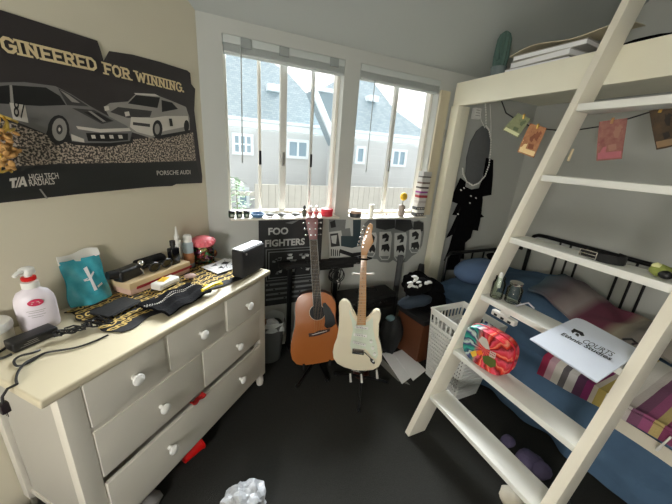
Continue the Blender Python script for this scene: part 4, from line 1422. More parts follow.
b = MB().m(mat('headstock_red', (120, 62, 62), .35, noise=.15)); hs = [(309.6, 240.5), (305.4, 219.5), (309, 217), (313, 218.2), (317.6, 216.4), (318, 220), (317.2, 240.5)]
b.prism([G(x, y, .0) for x, y in reversed(hs)], .014, -N, bevel=.002); part('headstock', b, t)
for k in range(3):
    for s in (-1, 1):
        b = MB().m(chrome); y = 223+6*k
        x = (306.8+k*1.1) if s < 0 else 317.4
        a = G(x, y, -.008); b.cyl(a, a+ax_r*s*.016, .003, seg=6); b.ball(a+ax_r*s*.022, (.008, .006, .008), 8)
        c = G(x-s*2, y, .0); b.cyl(c, c+N*.01, .0045, seg=10)
        part('tuning_peg', b, t)
b = MB().m(mat('bronze_string', (186, 160, 120), .3, .9))
for k in range(6):
    s = -1+2*k/5; b.cyl(G(319.3+s*4.2, 332.4, .0105), G(313.4+s*2.6, 240.5, .008), .0007, seg=4)
part('strings', b, t)
# black stand of the acoustic guitar
t = thing('guitar_stand', 'black tripod stand holding the brown acoustic guitar', 'stand', PZ(316, 380, 0))
top = G(315, 262, -.118); low = G(317, 355, -.125); base = V((low.x, low.y, .04))
b = MB().m(black_metal); b.tube([top, low, base], .011, seg=10); part('upright', b, t)
for q in ((297, 386), (327, 380), (318, 352)):
    b = MB().m(black_metal); e = PZ(*q, .014); b.tube([base, base*.6+e*.4, e], .009, seg=8); b.ball(e, (.015, .015, .014), 10); part('leg', b, t)
for q in ((304, 365.4), (330, 361.2)):
    b = MB().m(black_matt); o = V((0, 0, -.018)); b.tube([low, G(q[0], q[1], -.11)+o, G(q[0], q[1], .02)+o, G(q[0], q[1]-3, .021)+o*.3], .008, seg=8); part('cradle_hook', b, t)
b = MB().m(black_matt); b.tube([top, G(313.5, 262, -.04)], .008, seg=8)
for s in (-1, 1): b.tube([G(313.5, 262, -.042), G(313.5+s*6, 262.5, -.036), G(313.5+s*7.4, 261.5, .01)], .0065, seg=8)
part('neck_yoke', b, t)
# ------------------------------------------------------------------ black keyboard rack behind the guitars
YK = 1.965
t = thing('keyboard_stand', 'black metal stand with a flat crossbar behind the two guitars', 'stand', PY(325, 300, YK)*1)
t.location.z = 0; WM[t] = Matrix.Translation(t.location)
a, c = PY(279, 261, YK), PY(361, 264, YK)
zb_ = (a.z+c.z)/2
b = MB().m(black_matt); b.box(((a.x+c.x)/2, YK, zb_), (c.x-a.x, .07, .032), bevel=.006); b.box(((a.x+c.x)/2+.1, YK-.03, zb_-.03), (.3, .03, .03), bevel=.006)
part('crossbar', b, t)
for px in (290, 335):
    x = PY(px, 300, YK).x
    b = MB().m(black_metal); b.box((x, YK+.02, zb_/2), (.032, .03, zb_), bevel=.005); b.box((x, YK, .012), (.04, .1, .024), bevel=.006)
    part('leg', b, t)
# curled headphone cable hung on the crossbar
b = MB().m(black)
cc = PY(335, 272, YK-.05)
for k, (r, dx, dz) in enumerate(((.05, 0, 0), (.06, .01, -.01), (.045, -.01, -.015), (.055, .02, -.02))):
    b.tube([(cc.x+dx+r*math.cos(q), YK-.052-.004*k, cc.z+dz-.01+r*1.0*math.sin(q)) for q in [6.2832*i/22 for i in range(22)]], .004, seg=6, closed=True)
b.tube([(cc.x-.02, YK-.055, cc.z-.05), (cc.x-.025, YK-.055, cc.z-.13), (cc.x-.015, YK-.05, cc.z-.2)], .004, seg=6)
b.tube([(cc.x+.04, YK-.055, cc.z-.04), (cc.x+.05, YK-.055, cc.z-.1), (cc.x+.04, YK-.05, cc.z-.15)], .004, seg=6)
b.m(white_plastic).cyl((cc.x+.02, YK-.055, cc.z-.07), (cc.x+.035, YK-.06, cc.z-.1), .005, seg=8)
solo('headphone_cable', b, 'coiled black cable hanging from the crossbar between the guitars', 'cable')
# grey waste bin with a white liner
c = PZ(270, 352, 0)+V((-.02, -.045, 0))
t = thing('waste_bin', 'grey round waste bin with a white liner right of the chest of drawers', 'bin', c)
b = MB(frame(c)).m(mat('bin_grey', (98, 100, 98), .5, noise=.08)); b.lathe([(.085, 0), (.09, .004), (.115, .30), (.12, .31), (.112, .31), (.088, .02), (.004, .015)], seg=28); part('body', b, t)
b = MB(frame(c)).m(mat('liner', (196, 200, 198), .4, noise=.1, alpha=1)); b.recalc = False
b.grid(lambda u, v: ((.118+.008*math.sin(u*44)*v-.012*(1-v))*math.cos(6.2832*u), (.118+.008*math.sin(u*44)*v-.012*(1-v))*math.sin(6.2832*u), .27+.06*(1-abs(v-.5)*2)+.012*math.sin(u*19)), 48, 6, .002); part('liner', b, t)
b = MB().m(paper); b.ball(c+V((.02, 0, .28)), (.05, .05, .035), 12, bump=.2); b.m(mat('card_tan', (160, 130, 110), .8)); b.ball(c+V((-.03, .03, .27)), (.04, .045, .04), 10, bump=.2)
solo('crumpled_paper', b, 'crumpled paper inside the grey waste bin', 'paper')
# amplifier
t = thing('guitar_amplifier', 'black guitar amplifier on the floor behind the cream electric guitar', 'amplifier', (1.17, 1.84, 0))
b = MB().m(mat('tolex', (24, 24, 25), .8, noise=.3, nscale=200, bump=.4, bscale=300)); b.box((1.16, 1.83, .245), (.46, .17, .47), bevel=.012)
part('cabinet', b, t)
b = MB().m(mat('amp_grille', (30, 31, 32), .9, noise=.4, nscale=300, bump=.4, bscale=500)); b.box((1.16, 1.738, .2), (.41, .012, .32), bevel=.003); part('grille', b, t)
b = MB().m(mat('amp_panel', (40, 40, 42), .35, .4)); b.box((1.16, 1.738, .42), (.41, .01, .06), bevel=.002)
part('control_panel', b, t)
for k in range(6):
    b = MB().m(black); x = 1.01+.055*k; b.cyl((x, 1.734, .42), (x, 1.718, .42), .011, .009, seg=12); part('knob', b, t)
b = MB().m(black); b.tube([(1.07, 1.83, .48), (1.08, 1.83, .505), (1.24, 1.83, .505), (1.25, 1.83, .48)], .009, seg=8); part('handle', b, t)
for x in (.99, 1.35):
    b = MB().m(black); b.cyl((x, 1.78, 0), (x, 1.78, .015), .018, seg=10); b.cyl((x, 1.88, 0), (x, 1.88, .015), .018, seg=10); part('foot', b, t)
# grey blue bag slumped in front of the amplifier
b = MB().m(mat('bag_grey', (34, 35, 37), .8, noise=.4, nscale=20))
q = PY(389, 330, 1.62); b.ball((1.31, 1.635, .178), (.10, .07, .155), 28, bump=.12, sd=3)
b.m(mat('bag_teal', (110, 140, 150), .6)).ball((1.28, 1.635, .33), (.04, .03, .022), 14, bump=.08, sd=2)
solo('slumped_bag', b, 'dark grey slumped bag with a blue grey flap right of the electric guitar', 'bag')
# brown wooden crate with black stuff on top
c0 = (1.562, 1.60)
t = thing('wooden_crate', 'brown wooden box under the heap of black clothes', 'box', (c0[0], c0[1], 0), .12)
CF = frame((c0[0], c0[1], 0), .12)
cw = mat('crate_brown', (98, 56, 32), .55, noise=.35, nscale=8)
b = MB(CF).m(cw)
for sy_ in (-1, 1): b.box((0, sy_*.125, .17), (.27, .014, .33), bevel=.003)
for sx_ in (-1, 1): b.box((sx_*.128, 0, .17), (.014, .236, .33), bevel=.003)
b.box((0, 0, .012), (.24, .23, .016))
part('box_body', b, t)
b = MB(CF).m(black_matt); b.box((0, 0, .358), (.275, .28, .045), bevel=.006); part('lid', b, t)
# heap of black clothes with white marks
b = MB().m(black_cloth)
b.ball((1.58, 1.63, .47), (.15, .15, .10), 40, bump=.09, sd=5)
b.ball((1.56, 1.72, .55), (.11, .11, .10), 28, bump=.12, sd=6); b.ball((1.64, 1.66, .53), (.10, .11, .08), 28, bump=.12, sd=7)
b.m(black_matt).cyl((1.6, 1.75, .6), (1.61, 1.76, .7), .035, .02, seg=12)
heap = b
solo('clothes_heap', heap, 'heap of crumpled black clothes piled on the brown wooden box', 'clothes')
# the patterned white-on-black scarf on the heap
b = MB().m(mat('bold_print', (214, 214, 212), .8, noise=.15))
rn = random.Random(14)
cp_ = PY(418, 284, 1.5)
for k in range(13):
    p = PY(408+rn.uniform(0, 22), 276+rn.uniform(0, 14), 1.49)
    b.ball(p, (rn.uniform(.012, .03), .012, rn.uniform(.006, .011)), 10, Ry(rn.uniform(-.9, .9)), bump=.1, sd=k)
b.m(black_cloth).ball(PY(418, 287, 1.52), (.12, .035, .07), 22, bump=.1, sd=9)
solo('patterned_scarf', b, 'black scarf with bold white marks draped over the clothes heap', 'scarf')
b = MB().m(mat('blue_black_cloth', (40, 52, 66), .9, noise=.3)); b.ball(PY(415, 301, 1.51)+V((0, 0, 0)), (.15, .05, .05), 26, bump=.08, sd=4)
solo('navy_cloth', b, 'navy cloth hanging over the front edge of the brown box', 'cloth')

# papers on the floor
def sheet_on_floor(qs, z, lab, th=.003):
    b = MB().m(paper)
    P = [PZ(x, y, z) for x, y in qs]
    b.prism(P, th, (0, 0, 1))
    b.m(prm_mid)
    return solo('paper_sheet', b, lab, 'paper', 'white papers on the carpet')
sheet_on_floor([(402, 384), (416, 374), (392, 351), (382, 354)], .004, 'white paper on the carpet nearest the electric guitar', .006)
sheet_on_floor([(413, 381), (426, 370.5), (404, 349.5), (393, 353.5)], .014, 'white paper on the carpet on top, beside the laundry basket', .006)
b = MB().m(mat('card_grey', (120, 118, 112), .8)); b.prism([PZ(x, y, .001) for x, y in [(398, 381), (410, 385), (380, 357), (377, 361)]], .0025, (0, 0, 1)); solo('card', b, 'grey card half under the white papers on the carpet', 'card')

# ------------------------------------------------------------------ laundry basket
bk_m = mat('basket_white', (226, 226, 222), .45, noise=.05)
t = thing('laundry_basket', 'white perforated plastic laundry basket behind the ladder', 'basket', (1.6, 1.18, 0))
X0b, X1b, Y0b, Y1b, Hb = 1.40, 1.70, 1.02, 1.36, .545
def basket_wall(pa, pb, qa, qb, n):
    """from bottom corners pa-pb to rim corners qa-qb"""
    pa, pb, qa, qb = map(V, (pa, pb, qa, qb))
    pt = lambda u, v: (pa*(1-u)+pb*u)*(1-v)+(qa*(1-u)+qb*u)*v
    nn = (pb-pa).cross(qa-pa).normalized()*.006
    b = MB().m(bk_m)
    def slab_(u0, u1, v0, v1): b.prism([pt(u0, v0), pt(u1, v0), pt(u1, v1), pt(u0, v1)], .006, nn.normalized())
    slab_(0, 1, .93, 1); slab_(0, 1, 0, .05); slab_(0, 1, .78, .82)
    for k in range(n+1):
        u = k/n; slab_(max(0, u-.018), min(1, u+.018), .82, .93)
    rows = 13
    for r in range(rows):
        v0 = .05+(.73)*r/rows; v1 = .05+.73*(r+1)/rows
        slab_(0, 1, v0, v0+(v1-v0)*.52)
        for k in range(n*2+1):
            u = k/(n*2); slab_(max(0, u-.011), min(1, u+.011), v0+(v1-v0)*.52, v1)
    return b
i_ = .05
bot = [(X0b+i_, Y1b-i_*.3, 0), (X0b+i_, Y0b+i_, 0), (X1b-i_, Y0b+i_, 0), (X1b-i_, Y1b-i_*.3, 0)]
rim = [(X0b, Y1b, Hb), (X0b, Y0b, Hb), (X1b, Y0b, Hb), (X1b, Y1b, Hb)]
for k in range(4):
    j = (k+1) % 4
    part('wall_panel', basket_wall(bot[k], bot[j], rim[k], rim[j], 9), t)
b = MB().m(bk_m); b.tube([V(p)+V((0, 0, 0)) for p in rim], .009, seg=8, closed=True); part('rim', b, t)
b = MB().m(bk_m); b.prism([V(p)+V((0, 0, .002)) for p in bot], .008, (0, 0, 1)); part('bottom', b, t)
b = MB().m(black_cloth); b.ball((1.55, 1.18, .21), (.10, .11, .2), 20, bump=.08, sd=8); solo('laundry', b, 'dark clothes bundled inside the white laundry basket', 'clothes')

# ------------------------------------------------------------------ floor litter
c = PZ(195, 455, 0)
t = thing('red_cup', 'shiny red plastic cup lying on the carpet under the chest of drawers', 'cup', c)
FR = frame(c+V((-.015, .0, .043)), 2.2)
b = MB(FR).m(red_plastic); b.lathe([(.026, -.05), (.03, -.048), (.04, .05), (.037, .05), (.026, -.04), (.002, -.04)], seg=24, axis=Rx(1.45)); part('cup_body', b, t)
b = MB(FR).m(red_plastic); b.lathe([(.04, .044), (.043, .046), (.043, .052), (.037, .053), (.037, .046)], seg=24, axis=Rx(1.45)); part('cup_rim', b, t)
c = PZ(243, 512, 0)
b = MB().m(mat('crumpled_plastic', (206, 208, 212), .3, noise=.35, nscale=30, c2=(120, 124, 128)))
b.recalc = True; b.smooth = 12
bm = b.bm
bmesh.ops.create_icosphere(bm, subdivisions=4, radius=1)
rn = random.Random(6)
from mathutils import noise as mno
for v in bm.verts:
    d = v.co.normalized(); k = 1+.35*mno.noise(d*2.2)+.18*abs(mno.noise(d*5.5))+.08*mno.noise(d*12)
    v.co = V((d.x*.085*k, d.y*.075*k, max(-.05, d.z*.07*k)+.05))+c
solo('plastic_bag', b, 'crumpled white plastic bag on the carpet at the bottom edge of the photo', 'bag')
b = MB().m(mat('sock_grey', (120, 118, 116), .9, noise=.3)); b.ball(PZ(149, 500, .028), (.05, .035, .027), 16, bump=.1); solo('sock', b, 'grey sock under the front of the chest of drawers', 'sock')
b = MB().m(mat('purple_dark', (56, 34, 52), .9, noise=.5, nscale=50)); q = PZ(44, 507, .05)+V((-.05, -.05, .006))
b.ball((q.x+.0, q.y-.02, .06), (.08, .07, .06), 24, bump=.1, sd=12); b.m(black_cloth).ball((q.x-.03, q.y-.11, .05), (.07, .07, .05), 20, bump=.1, sd=13)
solo('clothes_bundle', b, 'dark purple and black clothes on the floor left of the chest of drawers', 'clothes')
# ------------------------------------------------------------------ loft bed
loft_w = mat('loft_white', (240, 236, 216), .5, noise=.06, nscale=5)
t = thing('loft_bed', 'white timber loft bed platform on the right of the window', 'loft bed', (2.3, .6, 0))
b = MB().m(loft_w); b.box((1.885, .48, 2.0), (.04, 3.04, .165), bevel=.005); part('beam', b, t)
b = MB().m(loft_w); b.box((1.915, 1.965, .96), (.12, .08, 1.92), bevel=.005); part('post', b, t)
b = MB().m(loft_w); b.box((2.39, .48, 2.055), (.96, 3.02, .025)); part('deck', b, t)
b = MB().m(mat('loft_mattress', (96, 96, 94), .9, noise=.15)); b.box((2.5, .3, 2.118), (.7, 1.9, .10), bevel=.03); part('mattress', b, t)
ZD = 2.068
# white fitting box under the beam by the post
a = PY(478, 111, YW-.03)
b = MB().m(white_plastic); b.box((a.x, YW-.018, a.z-.02), (.075, .034, .085), bevel=.006); b.m(prm_mid)
for k in range(3): b.box((a.x, YW-.036, a.z+.005-.02*k), (.05, .002, .004))
solo('thermostat', b, 'small white wall box with slots just under the loft beam', 'thermostat')
# cactus ornament on the platform corner
c = V((1.965, 1.72, ZD)); 
q0, q1 = PX(497, 76, c.x), PX(504, 32, c.x)
c = V((c.x, q0.y, ZD)); H1 = q1.z-ZD
t = thing('cactus_ornament', 'dark green knitted cactus ornament standing on the loft platform corner', 'ornament', c)
cac = mat('cactus_green', (84, 110, 102), .85, noise=.2, nscale=60, bump=.5)
b = MB(frame(c)).m(mat('cactus_pot', (112, 124, 126), .7, noise=.2)); b.lathe([(.04, 0), (.043, .004), (.05, .075), (.052, .085), (.04, .088)], seg=20); part('pot', b, t)
b = MB(frame(c)).m(cac)
n = 20; prof = [(.03, .075), (.042, .09), (.046, .15), (.042, H1-.05), (.03, H1-.018), (.008, H1)]
b.rings([[(r*(1+.1*math.cos(10*2*math.pi*i/40))*math.cos(2*math.pi*i/40), r*(1+.1*math.cos(10*2*math.pi*i/40))*math.sin(2*math.pi*i/40), z) for i in range(40)] for r, z in prof], True, True, True)
part('stem', b, t)
for s, zz_ in ((-1, .125), (1, .135)):
    b = MB(frame(c, .3)).m(cac); b.tube([(s*.036, 0, zz_), (s*.058, 0, zz_+.005), (s*.064, 0, zz_+.025), (s*.062, 0, zz_+.045)], [.013, .015, .015, .008], seg=10); part('arm', b, t)
# books and loose papers on the platform
for k, (x, y, zz_, w_, d_, h_, rz_, cl, lb) in enumerate((
    (2.0, 1.44, ZD, .15, .40, .045, .03, (150, 150, 150), 'thick grey folder, lowest of the pile on the loft platform'),
    (2.0, 1.42, ZD+.046, .15, .38, .035, -.04, (206, 204, 198), 'white paper ream in the middle of the pile on the loft platform'),
    (2.0, 1.38, ZD+.082, .15, .42, .03, .05, (176, 174, 170), 'pale grey notebook near the top of the pile on the loft platform'))):
    ck = mat('pile_%s' % ('grey', 'white', 'pale')[k], cl, .7, noise=.1)
    F_ = frame((x, y, zz_), rz_)
    bt = thing('book', lb, 'book', (x, y, zz_), rz_, 'pile on the loft platform')
    b = MB(F_).m(ck); b.box((0, 0, h_-.002), (w_, d_, .003)); b.box((0, 0, .0025), (w_, d_, .003)); b.box((w_/2-.002, 0, h_/2), (.003, d_, h_-.002)); part('cover', b, bt)
    b = MB(F_).m(paper); b.box((-.004, 0, h_/2), (w_-.012, d_-.01, h_-.008)); part('pages', b, bt)
b = MB().m(mat('magazine', (206, 196, 170), .6, noise=.1))
b.grid(lambda u, v: (1.92+.16*v, 1.62-.62*u, ZD+.118+.035*math.sin(min(1, u*2)*math.pi*.5)*(1-u*.75)+.012*math.sin(u*8)+.01*v), 20, 6, .004)
solo('magazine', b, 'curled cream magazine lying open on top of the pile on the loft platform', 'magazine')
b = MB().m(black_cloth)
q = PX(648, 33, 1.96); b.ball((1.99, q.y, ZD+.03), (.055, .16, .03), 24, bump=.07, sd=21); solo('dark_garment', b, 'dark garment bundled on the loft platform right of the ladder', 'clothes')

# ------------------------------------------------------------------ ladder
t = thing('ladder', 'white wooden ladder with flat steps leaning on the loft bed', 'ladder', (1.1, .65, 0))
lad = mat('ladder_white', (236, 230, 214), .45, noise=.07, nscale=6, bump=.05, bscale=40)
lad_t = mat('ladder_step', (238, 238, 232), .4, noise=.08, nscale=6)
XA, TA = .995, rad(70.3)
dx, dz_ = math.cos(TA), math.sin(TA)
HW = .118            # horizontal depth of the rails
for ya, yb_ in ((.955, .99), (.318, .355)):
    b = MB().m(lad)
    top = 2.62
    xt = XA + top/dz_*dx
    b.prism([(XA, ya, 0), (XA+HW, ya, 0), (xt+HW, ya, top), (xt, ya, top)], yb_-ya, (0, 1, 0), bevel=.002)
    part('rail', b, t)
STEP = [(.265, .025), (.545, .028), (.858, .028), (1.165, .03), (1.475, .03), (1.803, .032)]
for z, th in STEP:
    b = MB().m(lad_t)
    x = XA + z/dz_*dx
    b.box((x+.068, .655, z-th/2), (.128, .599, th), bevel=.003)
    part('step', b, t)
b = MB().m(mat('raw_wood', (222, 206, 170), .6)); a, c = PY(573, 149, .952), PY(568, 161, .952)
b.tube([a, c], [.006, .006], seg=6); part('peg', b, t)
def sx_front(z): return XA + z/dz_*dx

# two clear glass jars on the third step
zj = .8585
jm = glass_mat('jar_glass', (240, 244, 240), .25, .08)
for k, (q, rr, hh_, lb) in enumerate((((500, 297), .03, .115, 'tall clear glass jar on the third step, nearer the rail'), ((513, 296), .036, .1, 'wider clear glass jar on the third step, behind the tall one'))):
    p = PZ(*q, zj); c = V((min(max(p.x, sx_front(zj)+.045), sx_front(zj)+.09), p.y, zj))
    if k == 1: c = V((sx_front(zj)+.09, .845, zj))
    else: c = V((sx_front(zj)+.05, .905, zj))
    jt = thing('glass_jar', lb, 'jar', c, 0, 'glass jars on the ladder')
    b = MB(frame(c)).m(jm); b.lathe([(rr*.9, 0), (rr, .004), (rr, hh_*.72), (rr*.75, hh_*.85), (rr*.75, hh_), (rr*.68, hh_), (rr*.68, hh_*.85), (rr*.9, hh_*.7), (rr*.9, .01), (.002, .008)], seg=24); part('jar_body', b, jt)
    b = MB(frame(c)).m(white_plastic if k == 0 else chrome)
    if k == 0: b.lathe([(rr*.3, hh_*.5), (rr*.33, hh_*1.12), (rr*.2, hh_*1.2)], seg=12)
    else: b.lathe([(rr*.78, hh_*.93), (rr*.82, hh_*.95), (rr*.82, hh_*1.06), (rr*.6, hh_*1.07)], seg=20)
    part('stopper' if k == 0 else 'lid', b, jt)
b = MB().m(mat('tag_pale', (190, 190, 200), .4)); p0 = V((sx_front(zj)+.06, .8, zj+.004)); b.tube([p0, p0+V((.02, -.02, .02)), p0+V((.05, -.022, .022)), p0+V((.06, -.05, .004))], .004, seg=6)
solo('twist_tie', b, 'pale curled tie lying beside the glass jars on the third step', 'tie')

# tie-dye lunch box on the second step
zl = .5455
pa, pb_ = PZ(468, 351, zl), PZ(515, 374, zl)
c = V((sx_front(zl)+.062, .80, zl+.0055))
LF = frame(c, math.radians(90-6)*-1)          # local x points towards us along the step, -y out of the step
def lbox(w, h, y, k=1):
    """rounded outline of the case"""
    o = []
    for i in range(28):
        q = 6.2832*i/28
        o.append((w/2*math.copysign(abs(math.cos(q))**.62, math.cos(q))*k, y, h/2+h/2*math.copysign(abs(math.sin(q))**.62, math.sin(q))*k))
    return o
tie = mat('tie_dye', (220, 30, 40), .45)
nt = tie.node_tree
tcn = next(n for n in nt.nodes if n.type == 'TEX_COORD')
mp = nt.nodes.new('ShaderNodeMapping'); mp.inputs['Location'].default_value = (0, 0, -.098)
nt.links.new(tcn.outputs['Object'], mp.inputs['Vector'])
sp_ = nt.nodes.new('ShaderNodeSeparateXYZ'); nt.links.new(mp.outputs[0], sp_.inputs[0])
at = nt.nodes.new('ShaderNodeMath'); at.operation = 'ARCTAN2'; nt.links.new(sp_.outputs['Z'], at.inputs[0]); nt.links.new(sp_.outputs['X'], at.inputs[1])
nz = nt.nodes.new('ShaderNodeTexNoise'); nz.inputs['Scale'].default_value = 24; nt.links.new(tcn.outputs['Object'], nz.inputs['Vector'])
md = nt.nodes.new('ShaderNodeMath'); md.operation = 'MULTIPLY_ADD'; md.inputs[1].default_value = 1.6; nt.links.new(at.outputs[0], md.inputs[0])
m2 = nt.nodes.new('ShaderNodeMath'); m2.operation = 'MULTIPLY'; m2.inputs[1].default_value = 1.0; nt.links.new(nz.outputs['Fac'], m2.inputs[0]); nt.links.new(m2.outputs[0], md.inputs[2])
fr_ = nt.nodes.new('ShaderNodeMath'); fr_.operation = 'FRACT'; nt.links.new(md.outputs[0], fr_.inputs[0])
def crv(stops):
    r = nt.nodes.new('ShaderNodeValToRGB'); e = r.color_ramp.elements
    e[0].position, e[0].color = stops[0][0], lin(stops[0][1]); e[1].position, e[1].color = stops[1][0], lin(stops[1][1])
    for p_, c_ in stops[2:]: q = e.new(p_); q.color = lin(c_)
    return r
ra = crv([(0, (222, 36, 52)), (1, (222, 36, 52)), (.3, (236, 90, 110)), (.5, (120, 10, 20)), (.7, (230, 60, 40)), (.85, (246, 150, 120))])
rb = crv([(0, (20, 120, 110)), (1, (20, 120, 110)), (.25, (60, 170, 150)), (.45, (24, 40, 90)), (.6, (200, 220, 210)), (.8, (70, 50, 120))])
nt.links.new(fr_.outputs[0], ra.inputs[0]); nt.links.new(fr_.outputs[0], rb.inputs[0])
mk_ = nt.nodes.new('ShaderNodeMapRange'); mk_.inputs['From Min'].default_value = -.025; mk_.inputs['From Max'].default_value = -.055
nt.links.new(sp_.outputs['X'], mk_.inputs['Value'])
mx = nt.nodes.new('ShaderNodeMix'); mx.data_type = 'RGBA'
nt.links.new(mk_.outputs[0], mx.inputs['Factor']); nt.links.new(ra.outputs[0], mx.inputs['A']); nt.links.new(rb.outputs[0], mx.inputs['B'])
nt.links.new(mx.outputs['Result'], nt.nodes['Principled BSDF'].inputs['Base Color'])
t = thing('lunch_box', 'round cornered tie dye lunch case in red and green on the second step', 'lunch box', c, math.radians(-84))
Wl, Hl = .235, .195
b = MB(LF).m(tie)
b.rings([lbox(Wl, Hl, -.042, .9), lbox(Wl, Hl, -.046, .97), lbox(Wl, Hl, -.04, 1), lbox(Wl, Hl, -.004, 1)], True, True, True); part('front_shell', b, t)
b = MB(LF).m(tie); b.rings([lbox(Wl, Hl, .0, 1), lbox(Wl, Hl, .036, 1), lbox(Wl, Hl, .042, .95)], True, True, True); part('back_shell', b, t)
b = MB(LF).m(mat('zip_red', (200, 26, 50), .5)); b.tube(lbox(Wl, Hl, -.002, 1.01), .004, seg=6, closed=True); part('zip', b, t)
b = MB(LF).m(mat('handle_pink', (226, 60, 90), .5)); b.tube([(-.05, -.005, .146), (-.04, -.005, .172), (.04, -.005, .172), (.05, -.005, .146)], .007, seg=8); part('handle', b, t)
b = MB(LF); b.recalc = False
def lp(mt, pts, y=-.0475): b.m(mt).poly([(p[0]*1.3, y, .098+(p[1]-.075)*1.35) for p in pts])
olive = mat('olive_patch', (92, 106, 44), .6, noise=.2)
lp(prm_lite, [(-.03, .10), (-.02, .122), (.0, .122), (.012, .105), (.02, .09), (.005, .085), (-.015, .09)])
lp(olive, [(.0, .05), (.02, .066), (.05, .066), (.055, .045), (.04, .028), (.01, .03)])
lp(mat('patch_orange', (240, 120, 40), .6), [(-.03, .05), (-.01, .07), (.0, .06), (-.01, .045)], -.0478)
lp(mat('patch_gold', (236, 196, 70), .6), [(-.05, .035), (-.03, .055), (-.02, .04), (-.035, .022)], -.0478)
lp(prm_lite, [(.022, .088), (.044, .092), (.046, .07), (.024, .066)], -.0479)
for i in range(3):
    for j in range(2): lp(mat('mark_red', (190, 30, 50), .6) if (i+j) == 0 else MATS['mark_red'], [(.026+.006*i, .074+.008*j), (.030+.006*i, .0745+.008*j), (.030+.006*i, .079+.008*j), (.026+.006*i, .0785+.008*j)], -.0482)
part('artwork', b, t)
# white power strip hanging beneath step three
b = MB().m(white_plastic)
a, c2 = PX(495, 311, 1.43), PX(514, 324, 1.43)
mid = (a+c2)/2
b.box((mid.x, mid.y, mid.z), (.03, (a-c2).length+.02, .03), Rx(0), bevel=.006)
b.m(ink)
for k in (-1, 0, 1): b.box((mid.x-.0155, mid.y+.04*k, mid.z-.004), (.003, .018, .012))
b.m(white_plastic); b.box((mid.x, mid.y, (mid.z+.829)/2+.006), (.012, .05, max(.01, .829-mid.z)-.014))
solo('power_strip', b, 'white power strip fixed under the third step above the lunch case', 'power strip')

# booklet on the third step
t = thing('booklet', 'white printed booklet on the third step sticking out to the front', 'booklet', PZ(585, 350, .86))
qa, qb_, qc, qd = PZ(530, 338.5, .851), PZ(597, 382, .851), PZ(642, 351, .895), PZ(578, 316.5, .905)
b = MB().m(mat('booklet_paper', (212, 218, 230), .7, noise=.02))
def bil(u, v): return (qa*(1-u)+qb_*u)*(1-v)+(qd*(1-u)+qc*u)*v
o = [bil(0, 0), bil(1, 0), bil(1, 1), bil(.16, 1.0), bil(.07, .985), bil(.015, .95), bil(0, .88)]
nb = (qb_-qa).cross(qd-qa).normalized()
if nb.z < 0: nb = -nb
b.prism([p-nb*.006 for p in o], .002, nb); b.prism([p-nb*.002 for p in o], .002, nb)
b.prism([bil(.01, .006)-nb*.0035, bil(.99, .006)-nb*.0035, bil(.985, .97)-nb*.0035, bil(.03, .9)-nb*.0035], .0014, nb)
part('pages', b, t)
b = MB().m(ink); b.recalc = False
u_ = (qb_-qa).normalized(); w_ = (nb.cross(u_)).normalized()
def at_(q): return PP(q[0], q[1], qa+nb*.0006, nb)
def btext(s, q0, q1, h, bold=0):
    a, c = at_(q0), at_(q1); u = (c-a); w = nb.cross(u.normalized())
    b.text(s, a, u, w, h, .0003, bold, u.length)
btext('COURTS', (581.5, 342), (611, 356.5), .03, .0)
btext('Ethnic Studies', (560.5, 334.5), (610, 360.5), .022, .022)
for pts in ([(571, 331), (574, 328.5), (583, 332.5), (584.5, 336), (581, 336), (579, 333.5), (575, 332), (572.5, 333.5)], [(575, 334.5), (577, 333), (579.5, 335), (578, 337)]):
    b.poly([at_(p)+nb*.0004 for p in pts])
part('lettering', b, t)
b = MB().m(ink); a = PZ(622, 341, .9); c = PZ(636, 345, .9); b.tube([a+V((0, 0, .008)), (a+c)/2+V((.01, 0, .015)), c+V((0, 0, .008)), c+V((-.02, .004, .006))], .0045, seg=6)
solo('clip', b, 'short black curved clip lying at the back edge of the white booklet', 'clip')
# stack of paper under booklet resting on the step
b = MB().m(mat('kraft', (200, 190, 170), .7)); zq = .8585
b.prism([V((sx_front(zq)+.02, .59, zq)), V((sx_front(zq)+.12, .6, zq)), V((sx_front(zq)+.12, .40, zq)), V((sx_front(zq)+.02, .39, zq))], .006, (0, 0, 1))
solo('envelope', b, 'buff envelope beneath the white booklet on the third step', 'envelope')

# belt with a double bar buckle coiled on the fourth step
zt_ = 1.1655
t = thing('belt', 'coiled black belt with a metal double bar buckle on the fourth step', 'belt', (sx_front(zt_)+.07, .6, zt_))
cb = V((sx_front(zt_)+.07, .595, zt_))
b = MB().m(black_matt)
sp = [(.012+.0052*a)*1 for a in [k*.35 for k in range(30)]]
pts = [cb+V(((.012+.0016*k)*math.cos(k*.42), (.012+.0024*k)*math.sin(k*.42), 0)) for k in range(30)]
for z0, z1 in ((.001, .035),):
    b.grid(lambda u, v: (lambda k: pts[int(k)]*(1-k % 1)+pts[min(29, int(k)+1)]*(k % 1))(u*28.99)+V((0, 0, z0+(z1-z0)*v)), 58, 1, .0035)
part('strap', b, t)
b = MB().m(chrome)
bc = cb+V((-.045, .03, .019))
for k in (-1, 0, 1): b.box(bc+V((0, 0, .0135*k)), (.006, .06, .004), bevel=.001)
for k in (-1, 1): b.box(bc+V((0, .03*k, 0)), (.006, .004, .031), bevel=.001)
b.m(black); b.box(bc+V((.006, 0, 0)), (.006, .054, .027))
part('buckle', b, t)
